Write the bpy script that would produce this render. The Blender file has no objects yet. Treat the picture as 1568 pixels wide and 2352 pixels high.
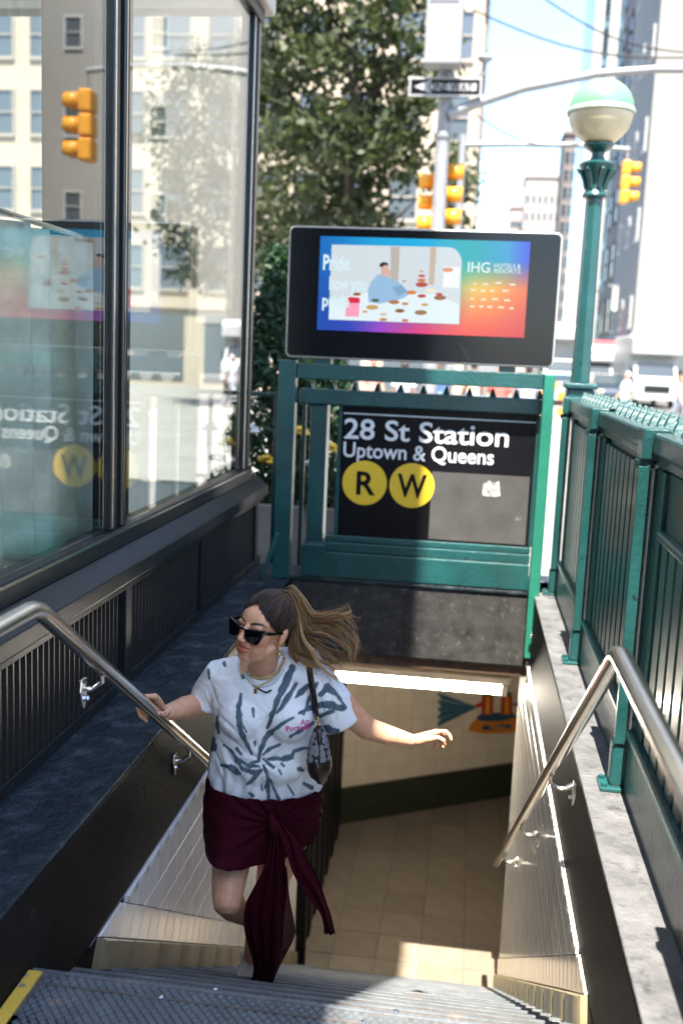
import bpy, bmesh, math, random
import numpy as np
from mathutils import Vector, Matrix
from mathutils.bvhtree import BVHTree
random.seed(7); np.random.seed(7)
SC = bpy.context.scene
COL = SC.collection
# ------------------------------------------------------------------ camera
FPX = 35 / 36 * 2352.0           # focal length in pixels of a 1568 x 2352 copy of the photograph
CXP, CYP, EYE = 784.0, 1176.0, 1.70
_v = Vector((306, -344, FPX)).normalized()                 # stair axis (+Y) in camera space (x right, y down, z forward)
_d = Vector((-.043, 1, 0)); _d.z = -(_d.x * _v.x + _d.y * _v.y) / _v.z; _d.normalize()
_Z = -_d; _X = _v.cross(_Z)
RW = Matrix((_X, _v, _Z))                                  # camera-space vector -> world
CAMP = Vector((0, 0, EYE))
cam_d = bpy.data.cameras.new('camera'); cam = bpy.data.objects.new('camera', cam_d); COL.objects.link(cam)
cam_d.sensor_fit = 'VERTICAL'; cam_d.sensor_height = 36; cam_d.lens = 35
cam_d.clip_start = .05; cam_d.clip_end = 3000
_r = RW @ Vector((1, 0, 0)); _u = RW @ Vector((0, -1, 0)); _b = RW @ Vector((0, 0, -1))
m4 = Matrix((_r, _u, _b)).transposed().to_4x4(); m4.translation = CAMP
cam.matrix_world = m4
cam_d.dof.use_dof = True; cam_d.dof.focus_distance = 3.55; cam_d.dof.aperture_fstop = 1.9
SC.camera = cam
SC.render.resolution_x = 682; SC.render.resolution_y = 1024
# ------------------------------------------------------------------ light
SUN_EL = math.radians(66.6)
world = bpy.data.worlds.new('World'); SC.world = world; world.use_nodes = True
nt = world.node_tree
sky = nt.nodes.new('ShaderNodeTexSky'); sky.sky_type = 'NISHITA'; sky.sun_disc = False
sky.sun_elevation = SUN_EL; sky.sun_rotation = math.pi
sky.dust_density = .8; sky.air_density = 1.0; sky.ozone_density = 2.0
bg = nt.nodes['Background']; bg.inputs[1].default_value = .125
nt.links.new(sky.outputs[0], bg.inputs[0])
sd = bpy.data.lights.new('sun', 'SUN'); sd.energy = 5.0; sd.angle = math.radians(.3); sd.color = (1, .93, .82)
sun = bpy.data.objects.new('sun', sd); COL.objects.link(sun)
sun.rotation_euler = Vector((0, math.cos(SUN_EL), -math.sin(SUN_EL))).to_track_quat('-Z', 'Y').to_euler()
vs = SC.view_settings; vs.view_transform = 'Standard'; vs.look = 'None'; vs.gamma = 1; vs.exposure = 2.15
SC.cycles.max_bounces = 12; SC.cycles.diffuse_bounces = 7; SC.cycles.transparent_max_bounces = 12; SC.cycles.caustics_reflective = False
SC.cycles.sample_clamp_indirect = 6

# ------------------------------------------------------------------ pixel helpers: a pixel gives a direction, the plane gives the distance
def ray(px, py): return (RW @ Vector((px - CXP, py - CYP, FPX))).normalized()
def atY(px, py, Y): r = ray(px, py); return CAMP + r * (Y / r.y)
def atX(px, py, X): r = ray(px, py); return CAMP + r * (X / r.x)
def atZ(px, py, Z): r = ray(px, py); return CAMP + r * ((Z - EYE) / r.z)
RWT = RW.transposed()
def proj(p):
    c = RWT @ (Vector(p) - CAMP); return (CXP + FPX * c.x / c.z, CYP + FPX * c.y / c.z)

# ------------------------------------------------------------------ materials
def M(name, col, rough=.5, metal=0, var=None, bump=None, rnd=0, coat=0, spec=.5, col2=None, emit=None, sss=0, stretch=(1, 1, 1), thr=None, coords='Object', alpha=None, sheen=0):
    """var=(scale, amount) brightness mottling; col2+thr = second colour where a noise passes thr; bump=(scale, strength, detail)"""
    m = bpy.data.materials.new(name); m.use_nodes = True; N = m.node_tree.nodes; L = m.node_tree.links
    b = N['Principled BSDF']; b.inputs['Roughness'].default_value = rough; b.inputs['Metallic'].default_value = metal
    b.inputs['Specular IOR Level'].default_value = spec
    b.inputs['Coat Weight'].default_value = coat; b.inputs['Coat Roughness'].default_value = .15
    if sheen: b.inputs['Sheen Weight'].default_value = sheen
    if sss:
        b.inputs['Subsurface Weight'].default_value = sss; b.inputs['Subsurface Radius'].default_value = (.012, .005, .003); b.inputs['Subsurface Scale'].default_value = 1
    tc = N.new('ShaderNodeTexCoord'); mp = N.new('ShaderNodeMapping'); mp.inputs['Scale'].default_value = stretch
    L.new(tc.outputs[coords], mp.inputs[0]); vec = mp.outputs[0]
    def noise(s, det=4, r=.6):
        n = N.new('ShaderNodeTexNoise'); n.inputs['Scale'].default_value = s; n.inputs['Detail'].default_value = det; n.inputs['Roughness'].default_value = r
        L.new(vec, n.inputs['Vector']); return n.outputs['Fac']
    rgb = N.new('ShaderNodeRGB'); rgb.outputs[0].default_value = (*col, 1); cur = rgb.outputs[0]
    if col2 is not None:
        s, lo, hi = thr
        mr = N.new('ShaderNodeMapRange'); mr.inputs['From Min'].default_value = lo; mr.inputs['From Max'].default_value = hi
        L.new(noise(s, 6), mr.inputs['Value'])
        mx = N.new('ShaderNodeMix'); mx.data_type = 'RGBA'; L.new(mr.outputs[0], mx.inputs['Factor']); L.new(cur, mx.inputs['A']); mx.inputs['B'].default_value = (*col2, 1); cur = mx.outputs['Result']
    if var or rnd:
        hs = N.new('ShaderNodeHueSaturation'); L.new(cur, hs.inputs['Color']); val = None
        if var:
            mr = N.new('ShaderNodeMapRange'); mr.inputs['From Min'].default_value = .25; mr.inputs['From Max'].default_value = .75
            mr.inputs['To Min'].default_value = 1 - var[1]; mr.inputs['To Max'].default_value = 1 + var[1]; L.new(noise(var[0], 5), mr.inputs['Value']); val = mr.outputs[0]
        if rnd:
            oi = N.new('ShaderNodeObjectInfo'); m2 = N.new('ShaderNodeMapRange'); m2.inputs['To Min'].default_value = 1 - rnd; m2.inputs['To Max'].default_value = 1 + rnd
            L.new(oi.outputs['Random'], m2.inputs['Value'])
            if val is None: val = m2.outputs[0]
            else:
                mu = N.new('ShaderNodeMath'); mu.operation = 'MULTIPLY'; L.new(val, mu.inputs[0]); L.new(m2.outputs[0], mu.inputs[1]); val = mu.outputs[0]
        L.new(val, hs.inputs['Value']); cur = hs.outputs[0]
    L.new(cur, b.inputs['Base Color'])
    if bump:
        bp = N.new('ShaderNodeBump'); bp.inputs['Strength'].default_value = bump[1]; bp.inputs['Distance'].default_value = bump[3] if len(bump) > 3 else .01
        L.new(noise(bump[0], bump[2] if len(bump) > 2 else 4), bp.inputs['Height']); L.new(bp.outputs[0], b.inputs['Normal'])
    if emit:
        b.inputs['Emission Color'].default_value = (*emit[0], 1); b.inputs['Emission Strength'].default_value = emit[1]
    if alpha is not None: b.inputs['Alpha'].default_value = alpha
    return m

def glassmat(name, tint=(.75, .9, .87), ior=1.52, gain=1.0, base=0.0, rough=0.0):
    m = bpy.data.materials.new(name); m.use_nodes = True; N = m.node_tree.nodes; L = m.node_tree.links
    N.remove(N['Principled BSDF']); out = N['Material Output']
    tr = N.new('ShaderNodeBsdfTransparent'); tr.inputs[0].default_value = (*tint, 1)
    gl = N.new('ShaderNodeBsdfGlossy'); gl.inputs['Roughness'].default_value = rough
    lw = N.new('ShaderNodeLayerWeight'); lw.inputs[0].default_value = .5; fr = N.new('ShaderNodeMath'); fr.operation = 'POWER'; fr.inputs[1].default_value = 4.0; L.new(lw.outputs['Facing'], fr.inputs[0])
    ma = N.new('ShaderNodeMath'); ma.operation = 'MULTIPLY_ADD'; ma.use_clamp = True; ma.inputs[1].default_value = gain; ma.inputs[2].default_value = base
    L.new(fr.outputs[0], ma.inputs[0]); mx = N.new('ShaderNodeMixShader')
    L.new(ma.outputs[0], mx.inputs[0]); L.new(tr.outputs[0], mx.inputs[1]); L.new(gl.outputs[0], mx.inputs[2]); L.new(mx.outputs[0], out.inputs[0])
    return m

# ------------------------------------------------------------------ mesh helpers
class MB:
    def __init__(s): s.v = []; s.f = []
    def add(s, vs_, fs_):
        o = len(s.v); s.v += [tuple(p) for p in vs_]; s.f += [tuple(i + o for i in f) for f in fs_]; return s
    def box(s, x0, x1, y0, y1, z0, z1):
        return s.add([(x0, y0, z0), (x1, y0, z0), (x1, y1, z0), (x0, y1, z0), (x0, y0, z1), (x1, y0, z1), (x1, y1, z1), (x0, y1, z1)],
                     [(0, 3, 2, 1), (4, 5, 6, 7), (0, 1, 5, 4), (1, 2, 6, 5), (2, 3, 7, 6), (3, 0, 4, 7)])
    def bar(s, a, b, w, h, up=(0, 0, 1)):
        a = Vector(a); b = Vector(b); t = (b - a).normalized(); u = Vector(up); sd_ = t.cross(u)
        if sd_.length < 1e-4: sd_ = t.cross(Vector((1, 0, 0)))
        sd_.normalize(); u = sd_.cross(t)
        q = [a + sd_ * (i * w / 2) + u * (j * h / 2) for i, j in ((-1, -1), (1, -1), (1, 1), (-1, 1))]
        r = [p + (b - a) for p in q]
        return s.add(q + r, [(3, 2, 1, 0), (4, 5, 6, 7), (0, 1, 5, 4), (1, 2, 6, 5), (2, 3, 7, 6), (3, 0, 4, 7)])
    def tube(s, pts, r, n=10, caps=True, ry=None, ref=(0, 0, 1), rnd=False):
        P = [Vector(p) for p in pts]; k = len(P)
        R = list(r) if hasattr(r, '__len__') else [r] * k
        RY = list(ry) if hasattr(ry, '__len__') else ([ry] * k if ry else R)
        T = [(P[min(i + 1, k - 1)] - P[max(i - 1, 0)]).normalized() for i in range(k)]
        nrm = Vector(ref) - T[0] * T[0].dot(Vector(ref))
        if nrm.length < 1e-3: nrm = T[0].orthogonal()
        nrm.normalize(); rings = []
        for i in range(k):
            if i:
                nrm = nrm - T[i] * nrm.dot(T[i]); nrm.normalize()
            bn = T[i].cross(nrm)
            rings.append([P[i] + bn * (R[i] * math.cos(2 * math.pi * j / n)) + nrm * (RY[i] * math.sin(2 * math.pi * j / n)) for j in range(n)])
        if rnd:   # rounded ends
            def cap(c, ring, t, rr): return [[c + (p - c) * math.cos(a) + t * (rr * math.sin(a)) for p in ring] for a in (1.05, .55)]
            rings = cap(P[0], rings[0], -T[0], min(R[0], RY[0])) + rings + cap(P[-1], rings[-1], T[-1], min(R[-1], RY[-1]))[::-1]
        k = len(rings); vs_ = [p for q in rings for p in q]; fs_ = []
        for i in range(k - 1):
            for j in range(n):
                a, b_ = i * n + j, i * n + (j + 1) % n; fs_.append((a, b_, b_ + n, a + n))
        if caps: fs_ += [tuple(range(n))[::-1], tuple(range((k - 1) * n, k * n))]
        return s.add(vs_, fs_)
    def lathe(s, prof, c=(0, 0, 0), n=24, axis='z'):
        vs_ = []; fs_ = []
        for r, z in prof:
            for j in range(n):
                a = 2 * math.pi * j / n; p = (r * math.cos(a), r * math.sin(a), z)
                if axis == 'y': p = (p[0], z, p[1])
                if axis == 'x': p = (z, p[0], p[1])
                vs_.append((c[0] + p[0], c[1] + p[1], c[2] + p[2]))
        for i in range(len(prof) - 1):
            for j in range(n):
                a, b_ = i * n + j, i * n + (j + 1) % n; fs_.append((a, b_, b_ + n, a + n))
        fs_ += [tuple(range(n))[::-1], tuple(range((len(prof) - 1) * n, len(prof) * n))]
        return s.add(vs_, fs_)
    def prism(s, poly, a0, a1, axis='y'):
        """polygon of 2-D points extruded along an axis (x: (y,z), y: (x,z), z: (x,y))"""
        k = len(poly)
        def P(p, a): return (a, p[0], p[1]) if axis == 'x' else ((p[0], a, p[1]) if axis == 'y' else (p[0], p[1], a))
        return s.add([P(p, a0) for p in poly] + [P(p, a1) for p in poly],
                     [tuple(range(k))[::-1], tuple(range(k, 2 * k))] + [(i, (i + 1) % k, (i + 1) % k + k, i + k) for i in range(k)])
    def grid(s, G, closed=False):
        r, c = len(G), len(G[0]); vs_ = [p for q in G for p in q]
        fs_ = [(i * c + j, i * c + (j + 1) % c, (i + 1) * c + (j + 1) % c, (i + 1) * c + j) for i in range(r - 1) for j in range(c if closed else c - 1)]
        return s.add(vs_, fs_)
    def ell(s, c, r, n=16, m=10, rot=None):
        vs_ = []; fs_ = []
        for i in range(m + 1):
            t = math.pi * i / m
            for j in range(n):
                a = 2 * math.pi * j / n; p = Vector((r[0] * math.sin(t) * math.cos(a), r[1] * math.sin(t) * math.sin(a), r[2] * math.cos(t)))
                if rot is not None: p = rot @ p
                vs_.append(Vector(c) + p)
        for i in range(m):
            for j in range(n):
                a, b_ = i * n + j, i * n + (j + 1) % n; fs_.append((a, a + n, b_ + n, b_))
        return s.add(vs_, fs_)
    def mesh(s, name):
        me = bpy.data.meshes.new(name); me.from_pydata([tuple(p) for p in s.v], [], s.f); me.update(); return me
    def build(s, name, mat, parent=None, smooth=False, bevel=0, seg=2, fix=True):
        me = s.mesh(name)
        if fix:
            bm = bmesh.new(); bm.from_mesh(me); bmesh.ops.recalc_face_normals(bm, faces=bm.faces); bm.to_mesh(me); bm.free()
        return link(name, me, mat, parent, smooth, bevel, seg)
def link(name, me, mat, parent=None, smooth=False, bevel=0, seg=2):
    o = bpy.data.objects.new(name, me); COL.objects.link(o)
    if mat and not me.materials: me.materials.append(mat)
    if smooth: me.polygons.foreach_set('use_smooth', [True] * len(me.polygons))
    if smooth == 'auto':
        me.set_sharp_from_angle(angle=math.radians(40))
    if bevel:
        b = o.modifiers.new('bevel', 'BEVEL'); b.width = bevel; b.segments = seg; b.limit_method = 'ANGLE'; b.angle_limit = math.radians(40)
    if parent:
        o.parent = parent
        o.matrix_parent_inverse = parent.matrix_basis.inverted()
    return o
def thing(name, label, cat, loc=(0, 0, 0), group=None):
    o = bpy.data.objects.new(name, None); COL.objects.link(o); o.location = loc; o.empty_display_size = .1
    return tag(o, label, cat, group)
def tag(o, label, cat, group=None, kind=None):
    if label: o['label'] = label
    if cat: o['category'] = cat
    if group: o['group'] = group
    if kind: o['kind'] = kind
    return o
def struct(o): o['kind'] = 'structure'; return o
def stuff(o): o['kind'] = 'stuff'; return o
def text_mesh(body, size, bold=0.0, xs=1.0, extrude=.001, shear=0, align='LEFT', spacing=1.0):
    """flat lettering in the local x/z plane, facing -y"""
    c = bpy.data.curves.new('lettering', 'FONT'); c.body = body; c.size = size; c.offset = bold; c.extrude = extrude; c.align_x = align; c.space_character = spacing; c.shear = shear
    c.resolution_u = 4
    o = bpy.data.objects.new('lettering', c); COL.objects.link(o)
    dg = bpy.context.evaluated_depsgraph_get(); me = bpy.data.meshes.new_from_object(o.evaluated_get(dg))
    bpy.data.objects.remove(o); bpy.data.curves.remove(c)
    me.transform(Matrix(((xs, 0, 0, 0), (0, 0, -1, 0), (0, 1, 0, 0), (0, 0, 0, 1))))
    return me
def fit_text(body, x0, x1, zb, y, mat, parent, name='lettering', cap=None, bold=.0, extrude=.001):
    """lettering whose ink runs from x0 to x1 on baseline zb; cap = cap height"""
    me = text_mesh(body, 1, bold, extrude=extrude)
    co = np.array([v.co[:] for v in me.vertices]); w = co[:, 0].max() - co[:, 0].min()
    ref = text_mesh('H', 1, bold, extrude=extrude); ch = max(v.co.z for v in ref.vertices); bpy.data.meshes.remove(ref)
    sx = (x1 - x0) / w; sz = cap / ch if cap else sx
    me.transform(Matrix(((sx, 0, 0, x0 - co[:, 0].min() * sx), (0, 1, 0, y), (0, 0, sz, zb), (0, 0, 0, 1))))
    return link(name, me, mat, parent)
def remesh(mb, voxel, smooth=6, fac=.5, name='surface'):
    """one continuous surface grown over the overlapping solids in mb"""
    me = mb.mesh(name); o = bpy.data.objects.new(name, me); COL.objects.link(o)
    r = o.modifiers.new('r', 'REMESH'); r.mode = 'VOXEL'; r.voxel_size = voxel; r.use_smooth_shade = True
    if smooth:
        s_ = o.modifiers.new('s', 'SMOOTH'); s_.factor = fac; s_.iterations = smooth
    dg = bpy.context.evaluated_depsgraph_get(); out = bpy.data.meshes.new_from_object(o.evaluated_get(dg)); out.name = name
    bpy.data.objects.remove(o); bpy.data.meshes.remove(me)
    out.polygons.foreach_set('use_smooth', [True] * len(out.polygons))
    return out
def clip(poly, a, b, c):
    """keep the part of a 2-D polygon with a*u + b*v <= c"""
    out = []
    for i in range(len(poly)):
        p, q = poly[i], poly[(i + 1) % len(poly)]; dp = a * p[0] + b * p[1] - c; dq = a * q[0] + b * q[1] - c
        if dp <= 0: out.append(p)
        if (dp < 0 < dq) or (dq < 0 < dp):
            t = dp / (dp - dq); out.append((p[0] + t * (q[0] - p[0]), p[1] + t * (q[1] - p[1])))
    return out
def area(poly): return abs(sum(poly[i][0] * poly[(i + 1) % len(poly)][1] - poly[(i + 1) % len(poly)][0] * poly[i][1] for i in range(len(poly)))) / 2
def tilepiece(poly, X, nx, th=.006, gap=.003, inset=.004):
    """raised tile on a wall at x = X whose face looks along nx; poly in (y, z)"""
    cx_ = sum(p[0] for p in poly) / len(poly); cz_ = sum(p[1] for p in poly) / len(poly)
    def shr(p, d):
        v_ = Vector((p[0] - cx_, p[1] - cz_)); l = v_.length
        return (cx_ + v_.x * max(0, 1 - d * 1.4 / max(l, .001)), cz_ + v_.y * max(0, 1 - d * 1.4 / max(l, .001)))
    a = [shr(p, gap / 2) for p in poly]; b = [shr(p, gap / 2 + inset) for p in poly]; k = len(poly); mb = MB()
    mb.add([(X, p[0], p[1]) for p in a] + [(X + nx * th * .7, p[0], p[1]) for p in a] + [(X + nx * th, p[0], p[1]) for p in b],
           [(i, (i + 1) % k, (i + 1) % k + k, i + k) for i in range(k)] + [(i + k, (i + 1) % k + k, (i + 1) % k + 2 * k, i + 2 * k) for i in range(k)] + [tuple(range(2 * k, 3 * k))])
    return mb

# ------------------------------------------------------------------ shared materials
GREEN = M('green_paint', (.010, .066, .066), .32, var=(3, .35), bump=(45, .6, 5, .006), coat=.3, col2=(.006, .018, .018), thr=(22, .66, .72))
GREEN2 = M('aged_green_paint', (.009, .05, .05), .36, var=(4, .45), bump=(45, 1.0, 6, .008), coat=.25, col2=(.005, .014, .014), thr=(9, .52, .62))
POSTG = M('bright_green_paint', (.016, .16, .11), .4, var=(5, .15), bump=(30, .2))
STEEL = M('brushed_steel', (.72, .69, .64), .22, 1, var=(8, .12), bump=(300, .08, 2, .002), stretch=(1, .08, .08))
BLACKP = M('black_painted_stone', (.010, .009, .008), .5, var=(6, .35), bump=(80, .6, 6, .005), spec=.07, col2=(.03, .028, .024), thr=(16, .62, .78))
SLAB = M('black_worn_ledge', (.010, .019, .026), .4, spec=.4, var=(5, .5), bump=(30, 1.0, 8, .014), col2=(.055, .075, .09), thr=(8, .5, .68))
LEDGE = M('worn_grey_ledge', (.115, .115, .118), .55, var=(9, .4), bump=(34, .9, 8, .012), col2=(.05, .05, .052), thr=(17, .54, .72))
TILE = M('cream_tile', (.82, .79, .735), .2, var=(9, .08), rnd=.07, coat=.3)
TILE2 = M('pale_tile', (.82, .78, .70), .18, var=(9, .1), rnd=.1, coat=.4)
TAN = M('tan_base_tile', (.25, .205, .12), .35, var=(12, .15), rnd=.08, bump=(80, .2))
GROUT = M('grout', (.26, .24, .21), .9, var=(20, .2))
DARKM = M('dark_bronze_frame', (.018, .021, .023), .36, .2, spec=.3, var=(5, .2), bump=(60, .1))
BLACKM = M('black_metal', (.006, .006, .007), .5, 0, spec=.2, bump=(40, .2))
CONC = M('sidewalk_concrete', (.22, .21, .195), .85, var=(.8, .18), bump=(30, .3))
ASPH = M('asphalt', (.09, .088, .085), .9, var=(.6, .25), bump=(60, .3))
PAINTW = M('white_road_paint', (.7, .7, .68), .7, var=(5, .15))
WHITE = M('white_paint', (.6, .6, .59), .4, var=(3, .06))
DGLASS = M('dark_glass', (.03, .045, .055), .06, spec=.8)
RUBBER = M('tyre_rubber', (.02, .02, .02), .8)
CHROME = M('chrome', (.7, .7, .7), .15, 1)
GOLD = M('gold', (.75, .5, .18), .22, 1)
# ================================================================== GROUND
XL, XR, ZC, Y0, YH = -1.11, .465, .25, 2.39, 6.40      # stairwell walls, kerb top, first nosing, far header
RISE, RUN, ZF = .18, .28, -3.06
mb = MB()
def sheet(x0, x1, y0, y1, z): mb.add([(x0, y0, z), (x1, y0, z), (x1, y1, z), (x0, y1, z)], [(0, 1, 2, 3)])
for x0, x1, y0, y1 in ((-60, -1.3, -40, 48), (-1.3, .6, -40, 2.2), (-1.3, .6, 6.6, 48), (.6, 5.0, -40, 48)): sheet(x0, x1, y0, y1, 0)
struct(mb.build('sidewalk', CONC))
mb = MB(); sheet(-1500, 1500, -60, 2500, -.14); mb.v = [(x, y, z) for x, y, z in mb.v]
mb2 = MB(); big = 1500
for x0, x1, y0, y1 in ((-big, -2.2, -200, 2500), (-2.2, 8, -200, 2.0), (-2.2, 8, 14.5, 2500), (8, big, -200, 2500)):
    mb2.add([(x0, y0, -.14), (x1, y0, -.14), (x1, y1, -.14), (x0, y1, -.14)], [(0, 1, 2, 3)])
struct(mb2.build('road', ASPH))
mb = MB(); mb.box(5.0, 5.16, -40, 48, -.14, .004); struct(mb.build('kerb', M('granite_kerb', (.4, .39, .37), .8, var=(5, .2)), bevel=.02))
mb = MB()
for k in range(14): mb.box(5.9 + k * .95, 6.4 + k * .95, 26, 29.5, -.1395, -.136)
struct(mb.build('crosswalk_markings', PAINTW))
mb = MB(); mb.box(7.6, 7.75, -40, 22, -.1395, -.136); mb.box(5.3, 16, 23.8, 24.2, -.1395, -.136); struct(mb.build('lane_markings', PAINTW))

# ================================================================== STAIRCASE
TREAD = M('steel_tread_plate', (.11, .123, .132), .42, .15, var=(9, .3), col2=(.24, .17, .13), thr=(10, .58, .75), bump=(120, .3))
TREADG = M('dirty_tread_grooves', (.09, .08, .072), .8, var=(20, .4))
YELLOW = M('worn_yellow_paint', (.72, .46, .06), .55, col2=(.18, .17, .15), thr=(14, .58, .66), bump=(50, .3), var=(4, .15))
stair = thing('staircase', 'steep steel staircase with diamond plate treads going down between tiled walls', 'stairs', (-.32, Y0, 0))
def diamonds(x0, x1, y0, y1, z, pw=.026, pd=.03, h=.0035):
    b_ = MB(); ny = int((y1 - y0) / (pd / 2)); nx = int((x1 - x0) / pw)
    for r in range(1, ny):
        for c in range(nx):
            cx_ = x0 + (c + .5 + (.5 if r % 2 else 0)) * pw; cy_ = y0 + r * pd / 2
            if cx_ + pw / 2 > x1: continue
            a, d_ = pw * .46, pd * .46; a2, d2 = a * .74, d_ * .74
            b_.add([(cx_ - a, cy_, z), (cx_, cy_ - d_, z), (cx_ + a, cy_, z), (cx_, cy_ + d_, z), (cx_ - a2, cy_, z + h), (cx_, cy_ - d2, z + h), (cx_ + a2, cy_, z + h), (cx_, cy_ + d2, z + h)],
                   [(0, 1, 5, 4), (1, 2, 6, 5), (2, 3, 7, 6), (3, 0, 4, 7), (4, 5, 6, 7)])
    return b_
for i in range(0, 17):
    z = -RISE * i; ya = Y0 + RUN * (i - 1); yb = Y0 + RUN * i
    if i == 0: ya = 1.95
    b_ = MB(); b_.box(XL + .003, XR - .003, ya + (.006 if i else 0), yb, z - .05, z); b_.box(XL + .003, XR - .003, yb - .03, yb - .004, z - RISE + .002, z - .05)
    t = b_.build('tread', TREADG, stair, bevel=.006)
    if i < 9:
        d_ = diamonds(XL + (.05 if i == 0 else .02), XR - (.02 if i == 0 else .07), ya + .012, yb - .008, z); o = stuff(d_.build('diamond_pattern', TREAD, t, fix=False))
    n_ = MB(); n_.box(XL + .01, XR - .01, yb - .010, yb + .004, z - .03, z + .003); n_.build('nosing', TREAD, t, bevel=.003)
    if i == 0: MB().box(XL + .05, XR - .02, 2.325, 2.333, z + .0001, z + .0052).build('plate_joint', TREADG, t)
    if i in (0, 1):
        for bx in (-.72, -.18, .3):
            s_ = MB(); s_.lathe([(.008, 0), (.008, .0025), (.006, .0035)], (bx + .07 * i, yb - (.055 if i == 0 else .02), z + .003), 12); s_.build('screw', CHROME, t, smooth='auto')
b_ = MB(); b_.box(XL + .004, XL + .043, 1.96, Y0 - .012, .0005, .0045); b_.build('yellow_edge_patch', YELLOW, stair)
# white and black paint drips on the right-hand ends of the treads
CHIP = M('chipped_white_paint', (.7, .7, .68), .6, col2=(.02, .02, .02), thr=(26, .5, .53))
for i in range(1, 10):
    b_ = MB(); z = -RISE * i; b_.box(XR - .06, XR - .006, Y0 + RUN * (i - 1) + .02, Y0 + RUN * i - .02, z + .0005, z + .004); b_.build('paint_drip', CHIP, stair)

# ================================================================== STAIRWELL WALLS
SL = RISE / RUN
def band_top(y): return -.207 - SL * (y - 3.099)
def tan_top(y): return -.214 - SL * (y - 2.892)
def tan_bot(y): return -.297 - SL * (y - 2.837)
WT = -.215                                        # top of the tiling
def stair_wall(side):
    left = side < 0; X = XL if left else XR; n = 1 if left else -1; out = -.31 if left else .30
    w = thing('stair_wall', 'black painted kerb wall with cream tiling below on the storefront side' if left else 'black painted kerb wall with cream tiling under the green railing', 'wall', (X, 4, 0))
    b_ = MB(); b_.box(min(X, X + out), max(X, X + out), 1.9 if left else 1.0, YH - .004 if left else 6.75, WT, ZC - .012)
    if left: b_.box(X + out, X, 1.9, 3.15, -.6, WT)
    else: b_.box(X, X + out, 1.0, 3.15, -.6, WT)
    b_.build('kerb_wall', BLACKP, w, bevel=.012)
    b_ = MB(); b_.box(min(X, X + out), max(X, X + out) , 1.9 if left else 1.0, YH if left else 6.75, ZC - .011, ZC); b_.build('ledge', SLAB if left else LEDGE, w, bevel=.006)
    g = MB(); yend = 7.1
    poly = [(2.84, WT), (yend, WT), (yend, ZF), (6.8, ZF), (2.84, tan_bot(2.84) - .25)]
    g.prism(poly, X - n * .003, X - n * .25, 'x'); g.build('grout', GROUT, w)
    # square field tiles in a stacked grid, cut along the sloping band
    pw, ph, off = .125, .12, 3.276 - .125 * 3
    cnt = 0; shared = None; rest = MB()
    cap_y = off
    for c in range(34):
        y0 = off + c * pw; y1 = y0 + pw
        if y1 > yend: break
        cp = clip([(y0, WT - .032), (y1, WT - .032), (y1, WT), (y0, WT)], -SL, -1, -(band_top(0)))
        if len(cp) > 2 and area(cp) > .0006:
            tilepiece(cp, X, n, .014, .002, .007).build('cap_tile', TILE, w, smooth='auto')
        for r in range(26):
            z1 = WT - .034 - r * ph; z0 = z1 - ph
            if z1 < ZF: break
            full = [(y0, z0), (y1, z0), (y1, z1), (y0, z1)]
            p = clip(full, -SL, -1, -band_top(0))
            if len(p) < 3 or area(p) < .0008: continue
            if cnt < 295 and y0 < 5.9:
                if len(p) == 4 and area(p) > .0149:
                    if shared is None:
                        o = tilepiece([(0, 0), (pw, 0), (pw, ph), (0, ph)], 0, n).build('tile', TILE, w); shared = o.data; o.location = (X, y0, z0)
                    else:
                        o = bpy.data.objects.new('tile', shared); COL.objects.link(o); o.location = (X, y0, z0); o.parent = w; o.matrix_parent_inverse = w.matrix_basis.inverted()
                else: tilepiece(p, X, n).build('tile', TILE, w)
                cnt += 1
            else:
                q = tilepiece(p, X, n); rest.add(q.v, q.f)
    stuff(rest.build('far_tiles', TILE, w))
    # border course, its joints square to the slope
    e = Vector((RUN, -RISE)).normalized(); f = Vector((-e.y, e.x))   # along the slope / up from it
    if f.y < 0: f = -f
    hb = .14 * e.x; L = .0; k = 0
    base = Vector((2.862, tan_top(2.862)))
    while True:
        a = base + e * (k * .125)
        if a.x > yend - .1: break
        q = [a, a + e * .125, a + e * .125 + f * hb, a + f * hb]
        p = clip([(v_.x, v_.y) for v_ in q], 0, 1, WT); p = clip(p, -1, 0, -2.86)
        if len(p) > 2 and area(p) > .0006: tilepiece(p, X, n, .009).build('border_tile', TILE2, w)
        k += 1
    base = Vector((2.84, tan_bot(2.84))); k = 0; hb = .118 * e.x
    while True:
        a = base + e * (k * .366)
        if a.x > yend - .25: break
        q = [a, a + e * .366, a + e * .366 + f * hb, a + f * hb]
        tilepiece(clip([(v_.x, v_.y) for v_ in q], -1, 0, -2.84), X, n, .03, .003, .012).build('base_tile', TAN, w, smooth='auto'); k += 1
    return w
stair_wall(-1); stair_wall(1)
# far header of the stairwell
HEADM = M('black_worn_header', (.045, .044, .043), .42, spec=.15, var=(10, .45), bump=(40, .5, 6, .008), col2=(.15, .145, .135), thr=(26, .58, .85))
hd = thing('stair_header', 'scuffed black header wall across the far end of the stairwell under the station sign', 'wall', (-.3, YH, 0))
b_ = MB(); b_.box(XL - .31, XR + .30, YH, YH + .3, -.265, ZC - .03); b_.build('header_face', HEADM, hd, bevel=.015)
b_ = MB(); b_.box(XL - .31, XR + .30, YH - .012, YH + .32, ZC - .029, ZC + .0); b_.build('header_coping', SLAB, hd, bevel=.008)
b_ = MB(); b_.box(XL, XR, YH + .03, YH + .2, -.33, -.266); b_.build('rusty_angle', M('rusty_steel', (.1, .06, .04), .8, .3, var=(20, .5)), hd)

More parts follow.
